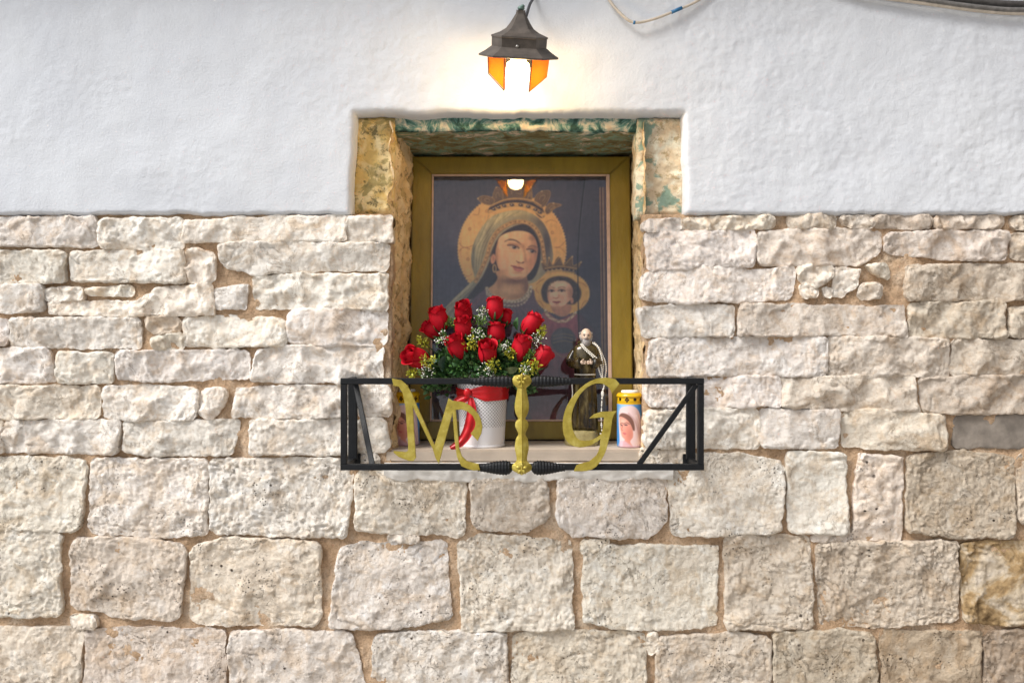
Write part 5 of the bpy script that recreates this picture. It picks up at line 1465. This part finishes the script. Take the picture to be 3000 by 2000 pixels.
# sleeves, folded forward, with dark openings
for s_ in (-1, 1):
    sh, el, wr = fp(800+s_*105, 330, .0), fp(800+s_*150, 440, -.010), fp(800+s_*62, 438, -.046)
    pts = [Vector(p_) for p_ in catmull([tuple(sh), tuple(fp(800+s_*140, 390, -.002)), tuple(el), tuple(fp(800+s_*112, 448, -.036)), tuple(wr)], 5)]
    V, F = tube(pts, list(np.interp(np.linspace(0, 1, len(pts)), [0, .3, .6, .85, 1], [.011, .013, .0145, .0165, .0175])), 14)
    sl = add('sleeve', V, F, M['habit'], fig)
    d = (pts[-1]-pts[-2]).normalized()
    V, F = tube([wr-d*.001, wr+d*.0009], .0158, 14); add('sleeve_opening', V, F, M['sleeve_in'], sl)
    # hand: palm and five fingers, half closed
    hb_ = MB(); pc = fp(800+s_*44, 436, -.052)
    hb_.add(*sphere(pc, .0062, 10, 8, (1.0, .75, 1.1)))
    for k, (dz, ln) in enumerate(((.0042, .0085), (.0015, .0098), (-.0013, .0092), (-.004, .0075))):
        b0 = pc+Vector((-s_*.004, -.001, dz)); hb_.add(*tube([b0, b0+Vector((-s_*ln*.55, -.0012, 0)), b0+Vector((-s_*ln*.85, .0004, -.001)), b0+Vector((-s_*ln, .003, -.0018))], [.0016, .0016, .0014, .0010], 7))
    b0 = pc+Vector((s_*.001, -.003, .004)); hb_.add(*tube([b0, b0+Vector((-s_*.003, -.002, .004)), b0+Vector((-s_*.006, -.002, .0055))], [.0019, .0018, .0011], 7))
    hb_.build('hand', M['skin'], sl)
# rope girdle
V, F = tube([Vector(p_) for p_ in oval(797, 560, .0318, .0258, 40)]+[Vector(oval(797, 560, .0318, .0258, 40)[0])], .0020, 7); add('girdle', V, F, M['bead'], fig)
cord = [fp(672, 600, -.018), fp(664, 660, -.020), fp(668, 740, -.022), fp(662, 800, -.022)]
V, F = tube([Vector(p_) for p_ in catmull([tuple(p_) for p_ in cord], 6)], .0018, 6); add('girdle_end', V, F, M['bead'], fig)
# head: shaped surface with brow, nose, eye sockets and ears
hc = fp(806, 178, -.004)
def headgeo():
    V, F = [], []; nr, ns = 28, 36
    for i in range(nr+1):
        ph = PI*i/nr
        for k in range(ns):
            th = 2*PI*k/ns; x, y, z = math.sin(ph)*math.sin(th), -math.sin(ph)*math.cos(th), math.cos(ph)
            X_, Y_, Z_ = x*.0172, y*.0200, z*.0232
            if z < 0: X_ *= 1-.22*z*z; 
            fr_ = max(0, -y)
            g_ = lambda cx_, cz_, sx_, sz_: math.exp(-((x-cx_)/sx_)**2-((z-cz_)/sz_)**2)*(fr_ > 0)
            Y_ -= .0055*g_(0, -.16, .13, .2)+.0022*g_(0, .02, .1, .18)+.0016*(g_(.3, .22, .24, .08)+g_(-.3, .22, .24, .08))+.0015*(g_(.42, -.2, .2, .18)+g_(-.42, -.2, .2, .18))
            Y_ += .0024*(g_(.33, .06, .15, .1)+g_(-.33, .06, .15, .1))
            V.append((hc.x+X_, hc.y+Y_, hc.z+Z_))
    for i in range(nr):
        for k in range(ns): F.append([i*ns+k, (i+1)*ns+k, (i+1)*ns+(k+1) % ns, i*ns+(k+1) % ns])
    return V, F
head = add('head', *headgeo(), M['skin'], fig)
for s_ in (-1, 1):
    V, F = sphere(hc+Vector((s_*.0182, .002, -.001)), .0045, 10, 8, (.5, .8, 1.2)); add('ear', V, F, M['skin'], head)
    V, F = sphere(hc+Vector((s_*.0062, -.0176, .0015)), .0024, 8, 6, (1.3, .7, .75)); add('eye', V, F, M['eye'], head)
    V, F = tube([hc+Vector((s_*.003, -.0205, .0052)), hc+Vector((s_*.0068, -.0198, .0066)), hc+Vector((s_*.0105, -.0172, .005))], [.0006, .0009, .0005], 6); add('eyebrow', V, F, M['beard'], head)
V, F = tube([hc+Vector((-.0045, -.0190, -.0098)), hc+Vector((0, -.0205, -.0096)), hc+Vector((.0045, -.0190, -.0098))], [.0005, .0010, .0005], 6); add('mouth', V, F, m_simple('painted_lips', (.38, .16, .13), .4), head)
bd = MB(); rgb = random.Random(2)
V, F = sphere(hc+Vector((0, -.0095, -.0195)), .0142, 18, 12, (1.0, .82, 1.15)); 
V = [(x+.0006*float(perlin(x*900, z*300, 1)), y+.0012*float(perlin(x*900, z*300, 5)), z) for x, y, z in V]; bd.add(V, F)
bd.add(*tube([hc+Vector((-.0075, -.0180, -.0095)), hc+Vector((-.003, -.0212, -.0072)), hc+Vector((.003, -.0212, -.0072)), hc+Vector((.0075, -.0180, -.0095))], [.0010, .0017, .0017, .0010], 7))
for s_ in (-1, 1): bd.add(*tube([hc+Vector((s_*.0172, -.003, .004)), hc+Vector((s_*.0165, -.0065, -.006)), hc+Vector((s_*.0125, -.0105, -.015))], [.0018, .0030, .0045], 7))
bd.build('beard', M['beard'], head)
hr = MB()
for s_ in (-1, 1): hr.add(*tube([hc+Vector((s_*.0165, -.004, .010)), hc+Vector((s_*.0172, .005, .008)), hc+Vector((s_*.0125, .0145, .004)), hc+Vector((0, .0195, .001))], [.0028, .0045, .0055, .006], 9))
hr.build('hair_fringe', M['beard'], head)
# rosary: draped round the neck and hanging in front
ros = thing('rosary', 'ivory bead rosary draped over the shoulder of the brown friar statuette', 'rosary', fp(940, 1060, -.03))
strands = [[fp(752, 262, -.022), fp(775, 300, -.033), fp(815, 340, -.038), fp(862, 385, -.044), (fp(902, 440, -.050)), fp(918, 500, -.048), fp(940, 560, -.042), fp(958, 600, -.040)],
           [fp(762, 258, -.024), fp(800, 305, -.036), fp(850, 350, -.041), fp(905, 405, -.048), fp(942, 470, -.048), fp(955, 540, -.042), fp(960, 610, -.040)],
           [fp(872, 248, -.016), fp(915, 285, -.026), fp(940, 340, -.030), fp(956, 410, -.036), fp(964, 490, -.040), fp(956, 560, -.040), fp(958, 620, -.040)],
           [fp(890, 246, -.010), fp(932, 295, -.018), fp(966, 370, -.024), fp(990, 440, -.030), fp(996, 510, -.034), fp(985, 580, -.036), fp(966, 640, -.038)]]
drop = [fp(962, 620, -.040), fp(975, 670, -.038), fp(962, 720, -.037), fp(955, 800, -.036), fp(950, 900, -.036), fp(948, 1000, -.036), fp(952, 1080, -.036), fp(957, 1125, -.036)]
cd, be = MB(), MB()
def resample(pts, step):
    pp = [np.array(p_) for p_ in catmull([tuple(p_) for p_ in pts], 10)]; s = np.concatenate([[0], np.cumsum([np.linalg.norm(b-a) for a, b in zip(pp[:-1], pp[1:])])])
    t = np.arange(0, s[-1], step); A = np.array(pp); return [Vector([np.interp(v, s, A[:, j]) for j in range(3)]) for v in t]
for st in strands:
    for p_ in resample(st, .0064): be.add(*sphere(p_, .0027, 8, 6))
    cd.add(*tube(resample(st, .004), .0006, 5))
for i, p_ in enumerate(resample(drop, .0054)):
    if i % 4 != 3 or i < 6: be.add(*sphere(p_, .0024 if i % 5 else .0032, 8, 6))
cd.add(*tube(resample(drop, .004), .0006, 5))
tag(be.build('beads', M['bead'], ros), kind='stuff'); cd.build('cord', M['bead'], ros)
V, F = sphere(fp(960, 745, -.038), .0062, 14, 10, (.75, .35, 1.5)); add('medal', V, F, M['bead'], ros)
mb = MB(); cc = fp(958, 1150, -.037); mb.add(*box(cc+Vector((-.0016, -.0012, -.014)), cc+Vector((.0016, .0012, .012)), .0005)); mb.add(*box(cc+Vector((-.008, -.0016, .002)), cc+Vector((.008, .0016, .0052)), .0005))
mb.build('crucifix', M['bead'], ros, smooth=False)
